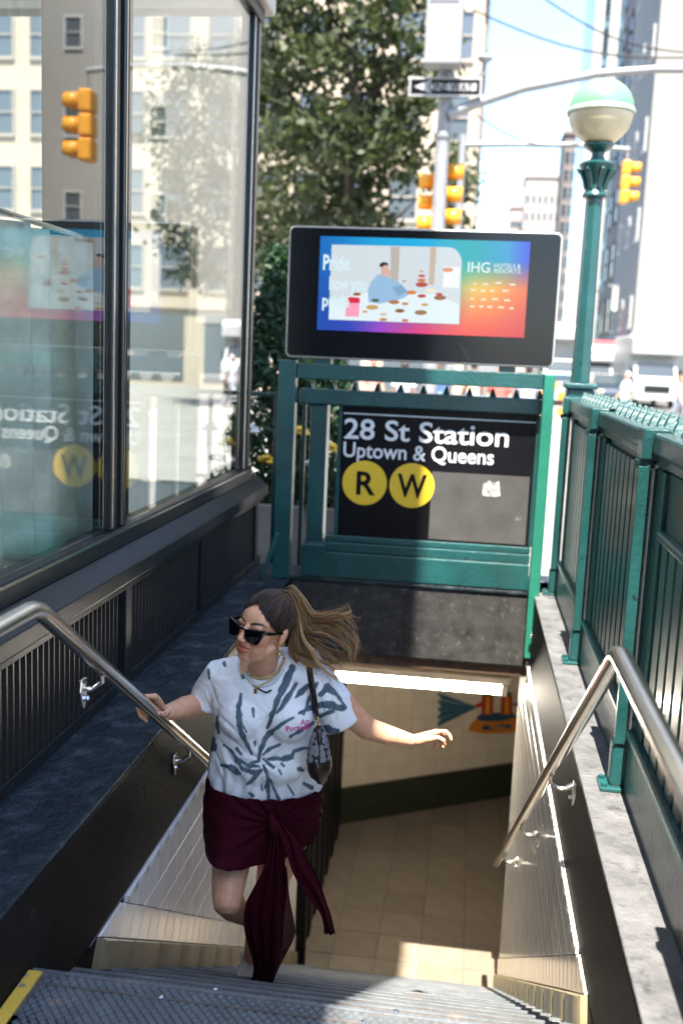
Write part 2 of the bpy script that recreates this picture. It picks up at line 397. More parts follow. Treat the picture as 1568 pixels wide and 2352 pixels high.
# ================================================================== PASSAGE BELOW
WALLB = M('tan_wall_tile', (.68, .59, .455), .25, rnd=.05, var=(6, .06))
DKG = M('dark_green_base', (.03, .036, .022), .35, var=(8, .2))
CEIL = M('stained_ceiling', (.34, .27, .2), .8, var=(3, .3))
FLT = M('brown_floor_tile', (.23, .19, .145), .3, rnd=.13, var=(8, .18), bump=(40, .1))
FLG = M('floor_grout', (.12, .095, .07), .9)
mb = MB(); mb.box(-1.4, 7, 6.55, 14, ZF - .1, ZF - .006); fl = struct(mb.build('floor', FLG))
ft = .352; shared = None; n = 0
for i in range(6):
    for j in range(12):
        x0 = -1.20 + i * ft; y0 = 6.99 + j * ft
        if shared is None:
            b_ = MB(); b_.prism([(0.003, .003), (ft - .003, .003), (ft - .003, ft - .003), (.003, ft - .003)], 0, .006, 'z'); o = b_.build('floor_tile', FLT, fl, bevel=.002, seg=1); shared = o.data
        else:
            o = bpy.data.objects.new('floor_tile', shared); COL.objects.link(o); o.parent = fl
        o.location = (x0, y0, ZF - .006)
mb = MB(); mb.box(-1.4, 7, 6.7, 14, -.42, -.3); struct(mb.build('ceiling', CEIL))
A = Vector((-1.11, 9.58)); Bp = Vector((5.0, 13.31)); dirw = (Bp - A).normalized(); nw = Vector((dirw.y, -dirw.x))
def W2(u, z, off=0): p = A + dirw * u + nw * off; return (p.x, p.y, z)
pw = thing('passage_wall', 'tan tiled passage wall with dark green base beyond the stair foot', 'wall', W2(2, ZF))
b_ = MB(); L_ = (Bp - A).length
b_.add([W2(0, ZF), W2(L_, ZF), W2(L_, -.3), W2(0, -.3), W2(0, ZF, -.2), W2(L_, ZF, -.2), W2(L_, -.3, -.2), W2(0, -.3, -.2)], [(0, 1, 2, 3), (7, 6, 5, 4), (0, 4, 5, 1), (3, 2, 6, 7), (0, 3, 7, 4), (1, 5, 6, 2)])
b_.build('grout', M('tan_grout', (.42, .34, .24), .8), pw)
def wtile(u0, u1, z0, z1, th, mat, name):
    g = .002; b_ = MB(); q = [(u0 + g, z0 + g), (u1 - g, z0 + g), (u1 - g, z1 - g), (u0 + g, z1 - g)]
    b_.add([W2(u, z, 0) for u, z in q] + [W2(u, z, th) for u, z in q], [(4, 5, 6, 7)] + [(i, (i + 1) % 4, (i + 1) % 4 + 4, i + 4) for i in range(4)]); return b_
ZB = ZF + .40
for i in range(17):
    for j in range(13):
        wtile(i * .16, i * .16 + .16, ZB + .0 + j * .16, ZB + .16 + j * .16, .005, WALLB, 'tile').build('tile', WALLB, pw)
for i in range(9):
    wtile(i * .3, i * .3 + .3, ZF, ZB - .01, .016, DKG, 'b').build('base_panel', DKG, pw)
# side walls of the passage
o = MB().box(.72, 7, 6.9, 7.09, ZF, -.3).build('passage_return_wall', TILE); tag(o, 'plain tiled return wall where the passage turns right', 'wall')
gt = thing('folded_gate', 'black metal gate folded back along the left passage wall', 'gate', (-1.08, 8, ZF))
MB().box(-1.35, -1.12, 6.71, 9.7, ZF, -.3).build('backing_panel', BLACKM, gt)
for k in range(14):
    y = 7.15 + k * .17; MB().box(-1.119, -1.06 - (.012 if k % 2 else 0), y, y + .15, ZF + .02, -.55).build('gate_panel', BLACKM, gt, bevel=.01)
MB().box(-1.12, -1.03, 7.06, 7.13, ZF + .01, -.45).build('gate_post', BLACKM, gt, bevel=.006)
# fluorescent lights
TUBE = M('lit_tube', (1, .95, .8), .4, emit=((1, .92, .78), 13))
DIM = M('lit_lens', (1, .9, .7), .4, emit=((1, .7, .36), 1.2))
HOUS = M('light_housing', (.55, .5, .44), .5, var=(6, .15))
lp = [atY(742, 1537, 7.25), atY(1150, 1568, 7.25)]
lf = thing('fluorescent_light', 'long lit fluorescent fixture just behind the stair header', 'light', (lp[0] + lp[1]) / 2)
zt = (lp[0].z + lp[1].z) / 2
MB().box(lp[0].x - .05, lp[1].x + .07, 7.2, 7.34, zt + .0, zt + .055).build('housing', HOUS, lf, bevel=.006)
MB().tube([(lp[0].x, 7.25, zt - .045), (lp[1].x, 7.25, zt - .045)], .042, 14).build('tube', TUBE, lf, smooth='auto')
for x in (lp[0].x - .03, lp[1].x + .025): MB().box(x - .022, x + .022, 7.19, 7.31, zt - .085, zt - .001).build('end_cap', HOUS, lf, bevel=.004)
for x in (lp[0].x + .2, lp[1].x - .2): MB().tube([(x, 7.27, zt + .055), (x, 7.27, -.419)], .01, 8).build('hanger', HOUS, lf)
lq = [atY(700, 1508, 8.4), atY(836, 1514, 8.4)]
l2 = thing('fluorescent_light', 'short dim amber light fixture farther back on the passage ceiling', 'light', (lq[0] + lq[1]) / 2)
MB().box(lq[0].x - .05, lq[1].x + .05, 8.36, 8.5, lq[0].z + .02, lq[0].z + .07).build('housing', HOUS, l2, bevel=.006)
MB().box(lq[0].x, lq[1].x, 8.36, 8.48, lq[0].z - .04, lq[0].z + .019).build('lens', DIM, l2, bevel=.008)
# wall art: generic colourful mosaic of a feather fan and two drums on an orange tray
art = thing('wall_mosaic', 'colourful wall mosaic with a blue feather fan and orange tray shape', 'artwork', W2(1.7, -1.9))
def onwall(px, py):
    r = ray(px, py); n3 = Vector((nw.x, nw.y, 0)); t = (Vector((A.x, A.y, 0)) - Vector((CAMP.x, CAMP.y, 0))).dot(n3) / r.dot(n3); p = CAMP + r * t
    return ((Vector((p.x, p.y)) - A).dot(dirw), p.z)
def artp(pts, mat, name, th):
    q = [onwall(*p) for p in pts]; k = len(q); b_ = MB()
    b_.add([W2(u, z, .004) for u, z in q] + [W2(u, z, th) for u, z in q], [tuple(range(k, 2 * k))] + [(i, (i + 1) % k, (i + 1) % k + k, i + k) for i in range(k)]); b_.build(name, mat, art)
AB = M('mosaic_blue', (.035, .12, .17), .3, var=(60, .5)); AO = M('mosaic_orange', (.62, .2, .02), .3, var=(50, .3)); AR = M('mosaic_red', (.5, .05, .015), .3, var=(60, .4)); AN = M('mosaic_navy', (.02, .07, .13), .3, var=(60, .4)); AG = M('mosaic_green', (.06, .11, .03), .3, var=(60, .4)); AY = M('mosaic_yellow', (.7, .33, .03), .3, var=(50, .3))
for k in range(9):
    a0 = k / 9; a1 = (k + .92) / 9
    p0 = (1008 + (1 if k % 2 else -4), 1590 + (1668 - 1590) * a0); p1 = (1008 + (3 if k % 2 else -3), 1590 + (1668 - 1590) * a1)
    artp([(1092, 1622 + 3 * a0), p0, p1, (1092, 1622 + 3 * a1)], AB, 'feather', .012)
artp([(1074, 1678), (1082, 1660), (1092, 1651), (1130, 1656), (1184, 1647), (1190, 1680), (1150, 1684), (1110, 1685)], AO, 'tray', .012)
artp([(1092, 1651), (1100, 1640), (1135, 1636), (1175, 1636), (1186, 1646), (1150, 1655), (1112, 1656)], AN, 'tray_top', .014)
for x in (1104, 1148):
    artp([(x, 1640), (x + 2, 1598), (x + 26, 1598), (x + 26, 1640)], AR, 'drum', .018); artp([(x + 8, 1638), (x + 10, 1600), (x + 17, 1600), (x + 17, 1638)], AY, 'drum_stripe', .02)
    artp([(x + 2, 1598), (x + 5, 1588), (x + 22, 1588), (x + 26, 1598)], AG, 'drum_cap', .018)
artp([(1090, 1618), (1104, 1612), (1104, 1622), (1090, 1626)], AR, 'feather_stem', .016)
artp([(1174, 1618), (1192, 1610), (1192, 1626)], AB, 'plume', .013)
artp([(1102, 1672), (1112, 1664), (1130, 1668), (1150, 1662), (1172, 1664), (1170, 1672), (1150, 1672), (1132, 1675), (1112, 1676)], AN, 'tray_scroll', .0145)
artp([(1116, 1671), (1134, 1669), (1158, 1667), (1158, 1669), (1134, 1672)], AY, 'tray_scroll_centre', .016)

# ================================================================== HANDRAILS
def handrail(x, wall_x, label, brk, yend):
    t = thing('handrail', label, 'handrail', (x, 3, 0)); s = .648
    pts = [(x, 1.2, 0.0), (x, 1.2, .85), (x, 1.22, .96), (x, 1.29, 1.03), (x, 1.4, 1.05), (x, 1.7, 1.05)]
    yb, zb, R = 2.30, 1.05, .19; th = math.atan(s); tl = R * math.tan(th / 2)
    for k in range(9):
        a = th * k / 8; pts.append((x, yb - tl + R * math.sin(a), zb - R * (1 - math.cos(a))))
    pts.append((x, yend, zb - s * (yend - yb)))
    b_ = MB(); b_.tube(pts, .0235, 20, ref=(1, 0, 0)); b_.build('rail', STEEL, t, smooth='auto')
    for yk in brk:
        zr = zb - s * (yk - yb); d_ = 1 if wall_x > x else -1
        c = MB(); c.tube([(x, yk, zr - .026), (x, yk + .004, zr - .05), (x + d_ * .03, yk, zr - .075), (x + d_ * .055, yk - .004, zr - .072), (wall_x - d_ * .012, yk, zr - .06)], [.009, .008, .008, .009, .012], 10, ry=[.012, .011, .010, .011, .014])
        br = c.build('bracket', STEEL, t, smooth='auto')
        c = MB(); c.prism([(yk - .02, zr - .045), (yk + .02, zr - .045), (yk + .026, zr - .08), (yk + .012, zr - .125), (yk, zr - .14), (yk - .012, zr - .125), (yk - .026, zr - .08)], wall_x - d_ * .0005, wall_x - d_ * .012, 'x'); c.build('wall_plate', STEEL, br, bevel=.003)
        c = MB(); c.lathe([(.009, wall_x - d_ * .012), (.009, wall_x - d_ * .022), (.006, wall_x - d_ * .026)], (0, yk, zr - .105), 6, 'x'); c.build('bolt', CHROME, br)
        c = MB(); c.bar((x, yk - .03, zr - .0245 + .03 * s), (x, yk + .03, zr - .0245 - .03 * s), .018, .005); c.build('saddle', STEEL, br)
    return t
handrail(-1.045, XL, 'brushed steel handrail held by the woman on the left stair wall', (2.75, 3.72, 4.95, 6.15), 6.9)
handrail(.372, XR, 'brushed steel handrail on the right stair wall below the green railing', (3.55, 4.75, 5.95), 6.75)

# ================================================================== GREEN RAILING ON THE RIGHT KERB
fe = thing('green_railing', 'dark green slatted iron railing with spiked top rail on the right kerb', 'railing', (.62, 4, ZC))
PY = (1.93, 3.41, 4.89, 6.37)
for y in PY:
    c = MB(); c.lathe([(.024, ZC + .13), (.022, ZC + .6), (.024, 1.39)], (.592, y, 0), 12); p = c.build('post', GREEN2, fe, smooth='auto')
    MB().box(.552, .63, y - .032, y + .032, ZC + .012, ZC + .17).build('post_foot', GREEN, p, bevel=.012)
    MB().box(.520, .66, y - .055, y + .055, ZC + .0005, ZC + .014).build('foot_plate', GREEN, p, bevel=.003)
    for q in (-.035, .035):
        c = MB(); c.lathe([(.011, ZC + .0145), (.011, ZC + .024)], (.535, y + q, 0), 6); c.build('bolt', GREEN, p)
    c = MB(); c.box(.560, .81, y - .05, y + .05, 1.405, 1.512); c.build('cap_block', GREEN, p, bevel=.008)
    c = MB(); c.lathe([(.02, 1.365), (.04, 1.38), (.042, 1.404)], (.588, y, 0), 12); c.build('collar', GREEN2, p, smooth='auto')
    MB().box(.556, .592, y - .040, y - .024, ZC + .171, 1.385).build('front_flange', GREEN, p, bevel=.003)
for a, b in zip(PY[:-1], PY[1:]):
    near = a < 2
    MB().box(.60, .665, a + .04, b - .04, ZC + .0005, ZC + .2).build('base_board', GREEN2, fe, bevel=.006)
    MB().box(.590, .66, a + .045, b - .045, ZC + .201, ZC + .235).build('base_moulding', GREEN, fe, bevel=.012)
    MB().box(.640, .664, a + .03, b - .03, ZC + .236, 1.39).build('back_sheet', GREEN2, fe)
    ztop = 1.165 if near else 1.36
    MB().box(.615, .639, a + .05, a + .19, ZC + .236, 1.38).build('stile', GREEN, fe, bevel=.004)
    MB().box(.615, .639, b - .19, b - .05, ZC + .236, 1.38).build('stile', GREEN, fe, bevel=.004)
    n_ = 9; w_ = (b - a - .40) / n_
    for k in range(n_):
        y = a + .20 + k * w_; MB().box(.618, .639, y + .006, y + w_ - .02, ZC + .236, ztop).build('slat', GREEN, fe, bevel=.005)
    if near:
        MB().box(.602, .639, a + .191, b - .191, 1.166, 1.20).build('mid_moulding', GREEN, fe, bevel=.01)
        MB().box(.628, .639, a + .20, b - .20, 1.201, 1.38).build('upper_panel', GREEN2, fe)
    MB().box(.592, .80, a + .051, b - .051, 1.425, 1.498).build('top_rail', GREEN2, fe, bevel=.012)
    MB().box(.610, .76, a + .03, b - .03, 1.391, 1.4245).build('rail_soffit', GREEN2, fe, bevel=.006)
spk = None
for r, x in enumerate((.665, .735)):
    for k in range(29):
        y = 1.97 + k * .15 + (.05 if r else 0)
        if spk is None:
            c = MB(); c.add([(-.022, -.026, 0), (.022, -.026, 0), (.022, .026, 0), (-.022, .026, 0), (-.004, -.004, .05), (.004, -.004, .05), (.004, .004, .05), (-.004, .004, .05)], [(0, 1, 5, 4), (1, 2, 6, 5), (2, 3, 7, 6), (3, 0, 4, 7), (4, 5, 6, 7)]); o = c.build('spike', GREEN, fe); spk = o.data; o.matrix_parent_inverse = fe.matrix_basis.inverted()
        else:
            o = bpy.data.objects.new('spike', spk); COL.objects.link(o); o.parent = fe; o.matrix_parent_inverse = fe.matrix_basis.inverted()
        zt_ = 1.513 if any(abs(y - q) < .075 for q in PY) else 1.499
        o.location = (x, y, zt_)

# ================================================================== STATION SIGN AND SCREEN
SIGNB = M('black_sign_enamel', (.006, .006, .008), .3, spec=.15, var=(3, .3), bump=(8, .05))
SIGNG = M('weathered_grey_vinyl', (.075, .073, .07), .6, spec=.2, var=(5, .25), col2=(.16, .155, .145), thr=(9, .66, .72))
SIGNW = M('sign_white', (.72, .74, .74), .4)
SIGNY = M('sign_yellow', (.78, .52, .03), .4)
sg = thing('station_sign', 'black subway entrance sign in a dark green frame reading 28 St Station', 'sign', (-.3, YH, ZC))
ys = 6.42
for x0, x1, z0, z1, y0, y1, nm in (( -1.035, .428, ZC + .004, .425, 6.385, 6.56, 'base_rail'), (-1.035, .428, .426, .49, 6.402, 6.54, 'base_moulding'), (-.91, .428, .491, .535, 6.412, 6.53, 'lower_frame'),
                                   (-1.035, -.925, .491, 1.388, 6.40, 6.54, 'frame_post'), (-.853, -.828, .536, 1.388, 6.41, 6.52, 'frame_stile'), (.41, .432, .536, 1.388, 6.41, 6.52, 'frame_stile')):
    MB().box(x0, x1, y0, y1, z0, z1).build(nm, GREEN, sg, bevel=.008)
MB().box(-1.06, -.90, 6.375, 6.57, ZC + .004, .475).build('post_foot', GREEN, sg, bevel=.012)
MB().box(-1.105, .430, 6.37, 6.58, 1.389, 1.488).build('top_cap', GREEN, sg, bevel=.01)
MB().box(-1.07, .425, 6.395, 6.55, 1.36, 1.3885).build('cap_moulding', GREEN, sg, bevel=.006) if False else None
pl = MB().box(-.827, .409, ys, ys + .06, .5365, 1.387).build('sign_panel', SIGNB, sg)
MB().box(-.82, .405, ys - .003, ys - .0005, 1.335, 1.343).build('white_line', SIGNW, pl)
fit_text('28 St Station', -.812, .243, 1.178, ys - .002, SIGNW, pl, cap=.128, bold=.014)
fit_text('Uptown & Queens', -.812, .158, 1.058, ys - .002, SIGNW, pl, cap=.096, bold=.014)
gp = MB().box(-.23, .392, ys - .0022, ys - .0003, .55, .992).build('grey_patch', SIGNG, pl)  # faded vinyl, but its left edge is shaped to the sun and shade boundary
MB().prism([(.10, .93), (.14, .955), (.17, .94), (.20, .955), (.215, .86), (.17, .85), (.10, .855)][:7], ys - .0032, ys - .0023, 'y').build('sticker_residue', M('sticker_residue', (.5, .48, .45), .8, col2=(.2, .2, .19), thr=(30, .45, .6)), pl)
for cx_, ch, wdt in ((-.664, 'R', .125), (-.355, 'W', .19)):
    c = MB(); c.lathe([(.146, ys - .0034), (.146, ys - .0005)], (cx_, 0, .892), 48, 'y'); d_ = c.build('line_bullet', SIGNY, pl)
    fit_text(ch, cx_ - wdt / 2 + (.01 if ch == 'R' else 0), cx_ + wdt / 2 + (.01 if ch == 'R' else 0), .892 - .075, ys - .0048, SIGNB, d_, 'letter', .15, .02)
sp2 = None
for k in range(11):
    x = -1.05 + k * .147
    for y in (6.43, 6.52):
        o = bpy.data.objects.new('spike', spk); COL.objects.link(o); o.parent = sg; o.matrix_parent_inverse = sg.matrix_basis.inverted(); o.location = (x, y, 1.489)
# side bars left of the sign
gs = thing('side_barrier', 'narrow dark green bar gate between the storefront corner and the station sign', 'railing', (-1.3, 6.7, 0))
for x in (-1.62, -1.36, -1.16): MB().box(x - .014, x + .014, 6.9, 6.93, .12, 1.40).build('bar', GREEN, gs, bevel=.003)
MB().box(-1.64, -1.06, 6.895, 6.935, 1.4005, 1.43).build('top_bar', GREEN, gs, bevel=.004); MB().box(-1.64, -1.06, 6.895, 6.935, .09, .1195).build('bottom_bar', GREEN, gs, bevel=.004)
for x in (-1.62, -1.10): MB().box(x - .018, x + .018, 6.9, 6.93, 0.001, .0895).build('foot', GREEN, gs)
# digital screen on green posts
sc_ = thing('digital_screen', 'wide digital advertising screen showing a rainbow hotel advert above the station sign', 'screen', (-.36, 6.36, ZC))
MB().box(-1.228, -1.118, 6.27, 6.365, ZC + .001, 1.665).build('screen_post', GREEN, sc_, bevel=.006)
MB().bar((-1.29, 6.25, ZC + .002), (-1.2, 6.26, .55), .035, .03).build('post_brace', GREEN, sc_, bevel=.004)
MB().box(.428, .496, 6.27, 6.365, -.16, 1.645).build('screen_post', POSTG, sc_, bevel=.006)
MB().box(.470, .482, 6.2, 6.262, -.42, .1).build('mount_plate', POSTG, sc_, bevel=.003)
for z in (.0, -.2, -.3):
    c = MB(); c.lathe([(.013, .4695), (.013, .455), (.008, .45)], (0, 6.23, z), 8, 'x'); c.build('mount_bolt', CHROME, sc_)
MB().box(-1.117, .427, 6.285, 6.36, 1.552, 1.648).build('cross_rail', GREEN, sc_, bevel=.006)
YS = 6.27
CASE = M('screen_case', (.45, .44, .42), .3, .6); SCB = M('screen_black_glass', (.005, .006, .009), .15, spec=.35, bump=(3, .02), col2=(.02, .02, .022), thr=(9, .62, .8))
def rrect(x0, x1, z0, z1, r, n=5):
    out = []
    for cx_, cz_, a0 in ((x1 - r, z1 - r, 0), (x0 + r, z1 - r, 90), (x0 + r, z0 + r, 180), (x1 - r, z0 + r, 270)):
        for k in range(n + 1): a = math.radians(a0 + 90 * k / n); out.append((cx_ + r * math.cos(a), cz_ + r * math.sin(a)))
    return out
zs0, zs1, xs0, xs1 = 1.682, 2.49, -1.19, .478
MB().prism(rrect(xs0, xs1, zs0, zs1, .04), YS, YS + .14, 'y').build('case', CASE, sc_, bevel=.006)
scr = MB().prism(rrect(xs0 + .012, xs1 - .012, zs0 + .012, zs1 - .012, .03), YS - .003, YS - .0003, 'y').build('glass', SCB, sc_)
for x in (-.95, .2): MB().box(x - .05, x + .05, YS + .02, YS + .12, 1.649, zs0 - .0005).build('screen_mount', GREEN, sc_)
# the picture on the screen: a flat lit print
def em(name, strength=.26):
    m = bpy.data.materials.new(name); m.use_nodes = True; N = m.node_tree.nodes; L = m.node_tree.links; b = N['Principled BSDF']
    b.inputs['Base Color'].default_value = (.01, .01, .01, 1); b.inputs['Roughness'].default_value = .25
    at = N.new('ShaderNodeVertexColor'); at.layer_name = 'Col'; L.new(at.outputs[0], b.inputs['Emission Color']); b.inputs['Emission Strength'].default_value = strength; return m
EMS = em('screen_picture')
def lin(c): return tuple(((v / 255) / 12.92 if v / 255 < .04 else ((v / 255 + .055) / 1.055) ** 2.4) for v in c)
def colmesh(me, cols):
    ca = me.color_attributes.new('Col', 'FLOAT_COLOR', 'POINT'); ca.data.foreach_set('color', np.array([(*c, 1) for c in cols], 'f').ravel())
GX = [(0, (0, 96, 178)), (.25, (0, 150, 205)), (.5, (0, 165, 215)), (.72, (20, 165, 170)), (.9, (45, 150, 200)), (1, (60, 80, 220))]
GB = [(0, (20, 70, 165)), (.15, (40, 60, 170)), (.3, (150, 60, 190)), (.5, (220, 55, 120)), (.72, (240, 80, 70)), (1, (205, 60, 70))]
GM = [(0, (10, 80, 170)), (.6, (60, 150, 170)), (.74, (225, 190, 90)), (.85, (235, 170, 70)), (1, (225, 110, 70))]
def ramp(g, t):
    for (a, ca_), (b, cb) in zip(g[:-1], g[1:]):
        if t <= b: k = (t - a) / (b - a); return tuple(ca_[i] + (cb[i] - ca_[i]) * k for i in range(3))
    return g[-1][1]
p0 = atY(736, 540, YS); p1 = atY(1222, 558, YS); p2 = atY(728, 755, YS); p3 = atY(1198, 778, YS)
ax0, ax1, az0, az1 = (p0.x + p2.x) / 2, (p1.x + p3.x) / 2, (p2.z + p3.z) / 2, (p0.z + p1.z) / 2
NXg, NZg = 40, 20; G = []; cols = []
for j in range(NZg + 1):
    row = []; v_ = j / NZg
    for i in range(NXg + 1):
        u = i / NXg; row.append((ax0 + (ax1 - ax0) * u, YS - .0045, az0 + (az1 - az0) * v_))
        top, mid, bot = ramp(GX, u), ramp(GM, u), ramp(GB, u)
        k = v_; c = tuple((bot[q] + (mid[q] - bot[q]) * k / .5) if k < .5 else (mid[q] + (top[q] - mid[q]) * min(1, (k - .5) / .3)) for q in range(3))
        cols.append(lin(c))
    G.append(row)
b_ = MB().grid(G); me = b_.mesh('advert'); colmesh(me, cols); adv = link('advert', me, EMS, scr)
def flat(poly_px, col, name, dy, parent=adv, px=True, mat=EMS):
    q = [(atY(a, b, YS).x, atY(a, b, YS).z) for a, b in poly_px] if px else poly_px
    k = len(q); c = MB().add([(x, YS - dy, z) for x, z in q], [tuple(range(k))]); me = c.mesh(name); colmesh(me, [lin(col)] * k); return link(name, me, mat, parent)
flat([(762, 562), (1030, 568), (1044, 572), (1054, 582), (1060, 597), (1054, 745), (755, 734)], (198, 208, 214), 'advert_photo', .006)
flat([(757, 690), (860, 668), (1000, 676), (1055, 700), (1053, 744), (755, 733)], (214, 228, 232), 'advert_table', .0068)
flat([(897, 567), (918, 567), (914, 650), (897, 648)], (176, 170, 160), 'advert_curtain', .0068); flat([(988, 568), (1002, 568), (996, 655), (984, 654)], (190, 170, 150), 'advert_curtain', .0068)
flat([(1020, 612), (1056, 614), (1053, 662), (1016, 660)], (228, 230, 230), 'advert_cabinet', .0068)
flat([(846, 694), (845, 665), (852, 648), (866, 632), (880, 628), (892, 634), (900, 642), (912, 645), (926, 660), (940, 676), (928, 684), (905, 692), (870, 698)], (142, 178, 210), 'advert_figure', .0076)
flat([(900, 660), (922, 654), (936, 670), (914, 680)], (120, 156, 192), 'advert_figure_fold', .008)
flat([(874, 612), (878, 606), (888, 606), (892, 614), (890, 628), (884, 636), (876, 632)], (205, 165, 150), 'advert_face', .0084); flat([(890, 622), (896, 618), (898, 634), (890, 640)], (205, 165, 150), 'advert_hand', .0086)
flat([(871, 612), (874, 604), (882, 602), (890, 604), (893, 610), (884, 609), (876, 614)], (40, 30, 32), 'advert_hair', .0088)
flat([(795, 694), (826, 694), (824, 728), (793, 727)], (236, 150, 178), 'advert_cake', .0076); flat([(794, 686), (806, 682), (826, 684), (827, 696), (795, 696)], (205, 30, 60), 'advert_cake_top', .008)
rr = random.Random(3)
for (x, y, w_, c) in [(820, 676, 9, (150, 80, 30)), (855, 706, 14, (190, 150, 90)), (838, 716, 6, (200, 140, 80)), (905, 694, 12, (170, 110, 60)), (918, 714, 11, (130, 90, 50)), (930, 698, 8, (190, 120, 50)), (945, 672, 11, (200, 120, 40)), (966, 718, 14, (150, 110, 70)), (968, 680, 10, (180, 60, 50)), (975, 700, 8, (190, 150, 70)), (1010, 684, 14, (150, 90, 50)), (1008, 676, 8, (190, 40, 40)), (988, 668, 12, (230, 220, 190)), (880, 722, 8, (200, 180, 150)), (880, 734, 9, (190, 130, 70)), (930, 736, 8, (200, 110, 60)), (968, 654, 14, (170, 70, 50)), (968, 644, 10, (200, 120, 60)), (968, 634, 8, (190, 70, 60)), (968, 624, 5, (200, 150, 90)), (1028, 620, 12, (210, 140, 90)), (862, 690, 9, (60, 90, 60)), (928, 646, 5, (170, 140, 110))]:
    flat([(x + w_ * math.cos(a) * 1.05, y + w_ * .42 * math.sin(a)) for a in [2 * math.pi * k / 10 for k in range(10)]], c, 'advert_dish', .0092)
TXT = M('advert_lettering', (.02, .02, .02), .5, emit=((.62, .78, .82), .24))
def adtext(s, xa, xb, ybase, cap, bold=.03):
    a = atY(xa, ybase, YS); b = atY(xb, ybase, YS); fit_text(s, a.x, b.x, a.z, YS - .0105, TXT, adv, 'advert_lettering', cap * 6.27 / FPX, bold, .0003)
adtext('Pride', 742, 802, 619, 33); adtext('how you', 756, 842, 665, 30); adtext('pride', 740, 802, 703, 27)
adtext('IHG', 1073, 1124, 625, 22, .012); adtext('HOTELS &', 1134, 1195, 615, 9, .006); adtext('RESORTS', 1134, 1194, 627, 9, .006)
for k, (x, y, w_) in enumerate([(1090, 652, 8), (1114, 653, 12), (1144, 650, 14), (1176, 654, 13), (1086, 666, 13), (1108, 668, 12), (1130, 668, 10), (1160, 668, 14), (1084, 686, 8), (1110, 688, 12), (1136, 687, 14), (1164, 690, 14), (1084, 704, 11), (1104, 704, 10), (1124, 705, 12), (1150, 706, 14), (1174, 708, 10)]):
    flat([(x - w_ * .5, y - 2.5), (x + w_ * .5, y - 2), (x + w_ * .5, y + 2.5), (x - w_ * .5, y + 2)], (225, 215, 190), 'advert_logo', .0062)
# ================================================================== ENTRANCE LAMP
GLG = M('green_globe_glass', (.14, .38, .18), .25, sss=0, coat=.4, var=(4, .06)); GLC = M('cream_globe_glass', (.62, .52, .34), .3, coat=.3, var=(4, .06))
lx, ly = .668, 6.52
lm = thing('entrance_lamp', 'green and cream globe lamp on a green post at the railing corner', 'lamp', (lx, ly, 1.513))
MB().box(lx - .085, lx + .085, ly - .085, ly + .085, 1.36, 1.56).build('plinth', GREEN, lm, bevel=.01)
MB().box(lx - .105, lx + .105, ly - .105, ly + .105, 1.561, 1.60).build('plinth_moulding', GREEN, lm, bevel=.012)
c = MB(); c.lathe([(.062, 1.601), (.058, 1.8), (.052, 2.73)], (lx, ly, 0), 8); c.build('shaft', GREEN, lm, bevel=.004)
c = MB(); c.lathe([(.07, 2.731), (.075, 2.745), (.066, 2.765), (.056, 2.78), (.06, 2.82), (.085, 2.89), (.105, 2.915), (.108, 2.93), (.085, 2.945), (.055, 2.95)], (lx, ly, 0), 24); cp = c.build('capital', GREEN, lm, smooth='auto')
for k in range(8):
    a = math.pi / 4 * k + .2; ca_, sa = math.cos(a), math.sin(a)
    c = MB(); c.tube([(lx + ca_ * .06, ly + sa * .06, 2.785), (lx + ca_ * .07, ly + sa * .07, 2.83), (lx + ca_ * .097, ly + sa * .097, 2.885), (lx + ca_ * .122, ly + sa * .122, 2.895)], [.012, .013, .013, .008], 6); c.build('leaf', GREEN, cp, smooth='auto')
c = MB(); c.lathe([(.05, 2.951), (.036, 2.98), (.04, 3.0), (.075, 3.025), (.092, 3.04), (.092, 3.05)], (lx, ly, 0), 24); c.build('cup', GREEN, lm, smooth='auto')
R_ = .192; zc_ = 3.232
c = MB(); c.lathe([(R_ * math.cos(a), zc_ + R_ * math.sin(a)) for a in [math.radians(-71 + k * 71 / 12) for k in range(13)]], (lx, ly, 0), 36); c.build('lower_globe', GLC, lm, smooth='auto')
c = MB(); c.lathe([(R_ * math.cos(a), zc_ + .022 + R_ * .92 * math.sin(a)) for a in [math.radians(k * 89 / 12) for k in range(13)]], (lx, ly, 0), 36); c.build('upper_globe', GLG, lm, smooth='auto')
c = MB(); c.lathe([(.19, zc_ - .012), (.204, zc_ - .008), (.206, zc_ + .008), (.196, zc_ + .024), (.185, zc_ + .026)], (lx, ly, 0), 36); c.build('band', M('worn_green_band', (.28, .33, .27), .5, var=(12, .3)), lm, smooth='auto')

# ================================================================== STOREFRONT
def leafmat(name, col, col2):
    m = M(name, col, .6, col2=col2, thr=(1.2, .4, .62), var=(9, .35)); N = m.node_tree.nodes; L = m.node_tree.links; b = N['Principled BSDF']
    b.inputs['Transmission Weight'].default_value = 0
    tr = N.new('ShaderNodeBsdfTranslucent'); tr.inputs[0].default_value = (min(.8, col[0] * 1.6), min(.85, col[1] * 1.7), col[2], 1); mx = N.new('ShaderNodeMixShader'); mx.inputs[0].default_value = .3
    L.new(b.outputs[0], mx.inputs[1]); L.new(tr.outputs[0], mx.inputs[2]); L.new(mx.outputs[0], N['Material Output'].inputs[0]); return m
SHOPL = M('shop_fill_panel', (.9, .95, .93), .5, emit=((1, 1, .96), 5))
st = thing('storefront', 'dark framed glass storefront with vertical louvres under the windows', 'storefront', (-1.5, 3, 0))
XG = -1.495
GL = glassmat('shop_window_glass', (.95, .98, .972), 1.5, 1.0, .05)
def pane(y0, y1):
    p = MB().box(XG - .008, XG, y0, y1, .935, 3.765).build('window_pane', GL, st)
pane(1.95, 3.98); pane(4.18, 6.415); pane(-1.1, 1.76)
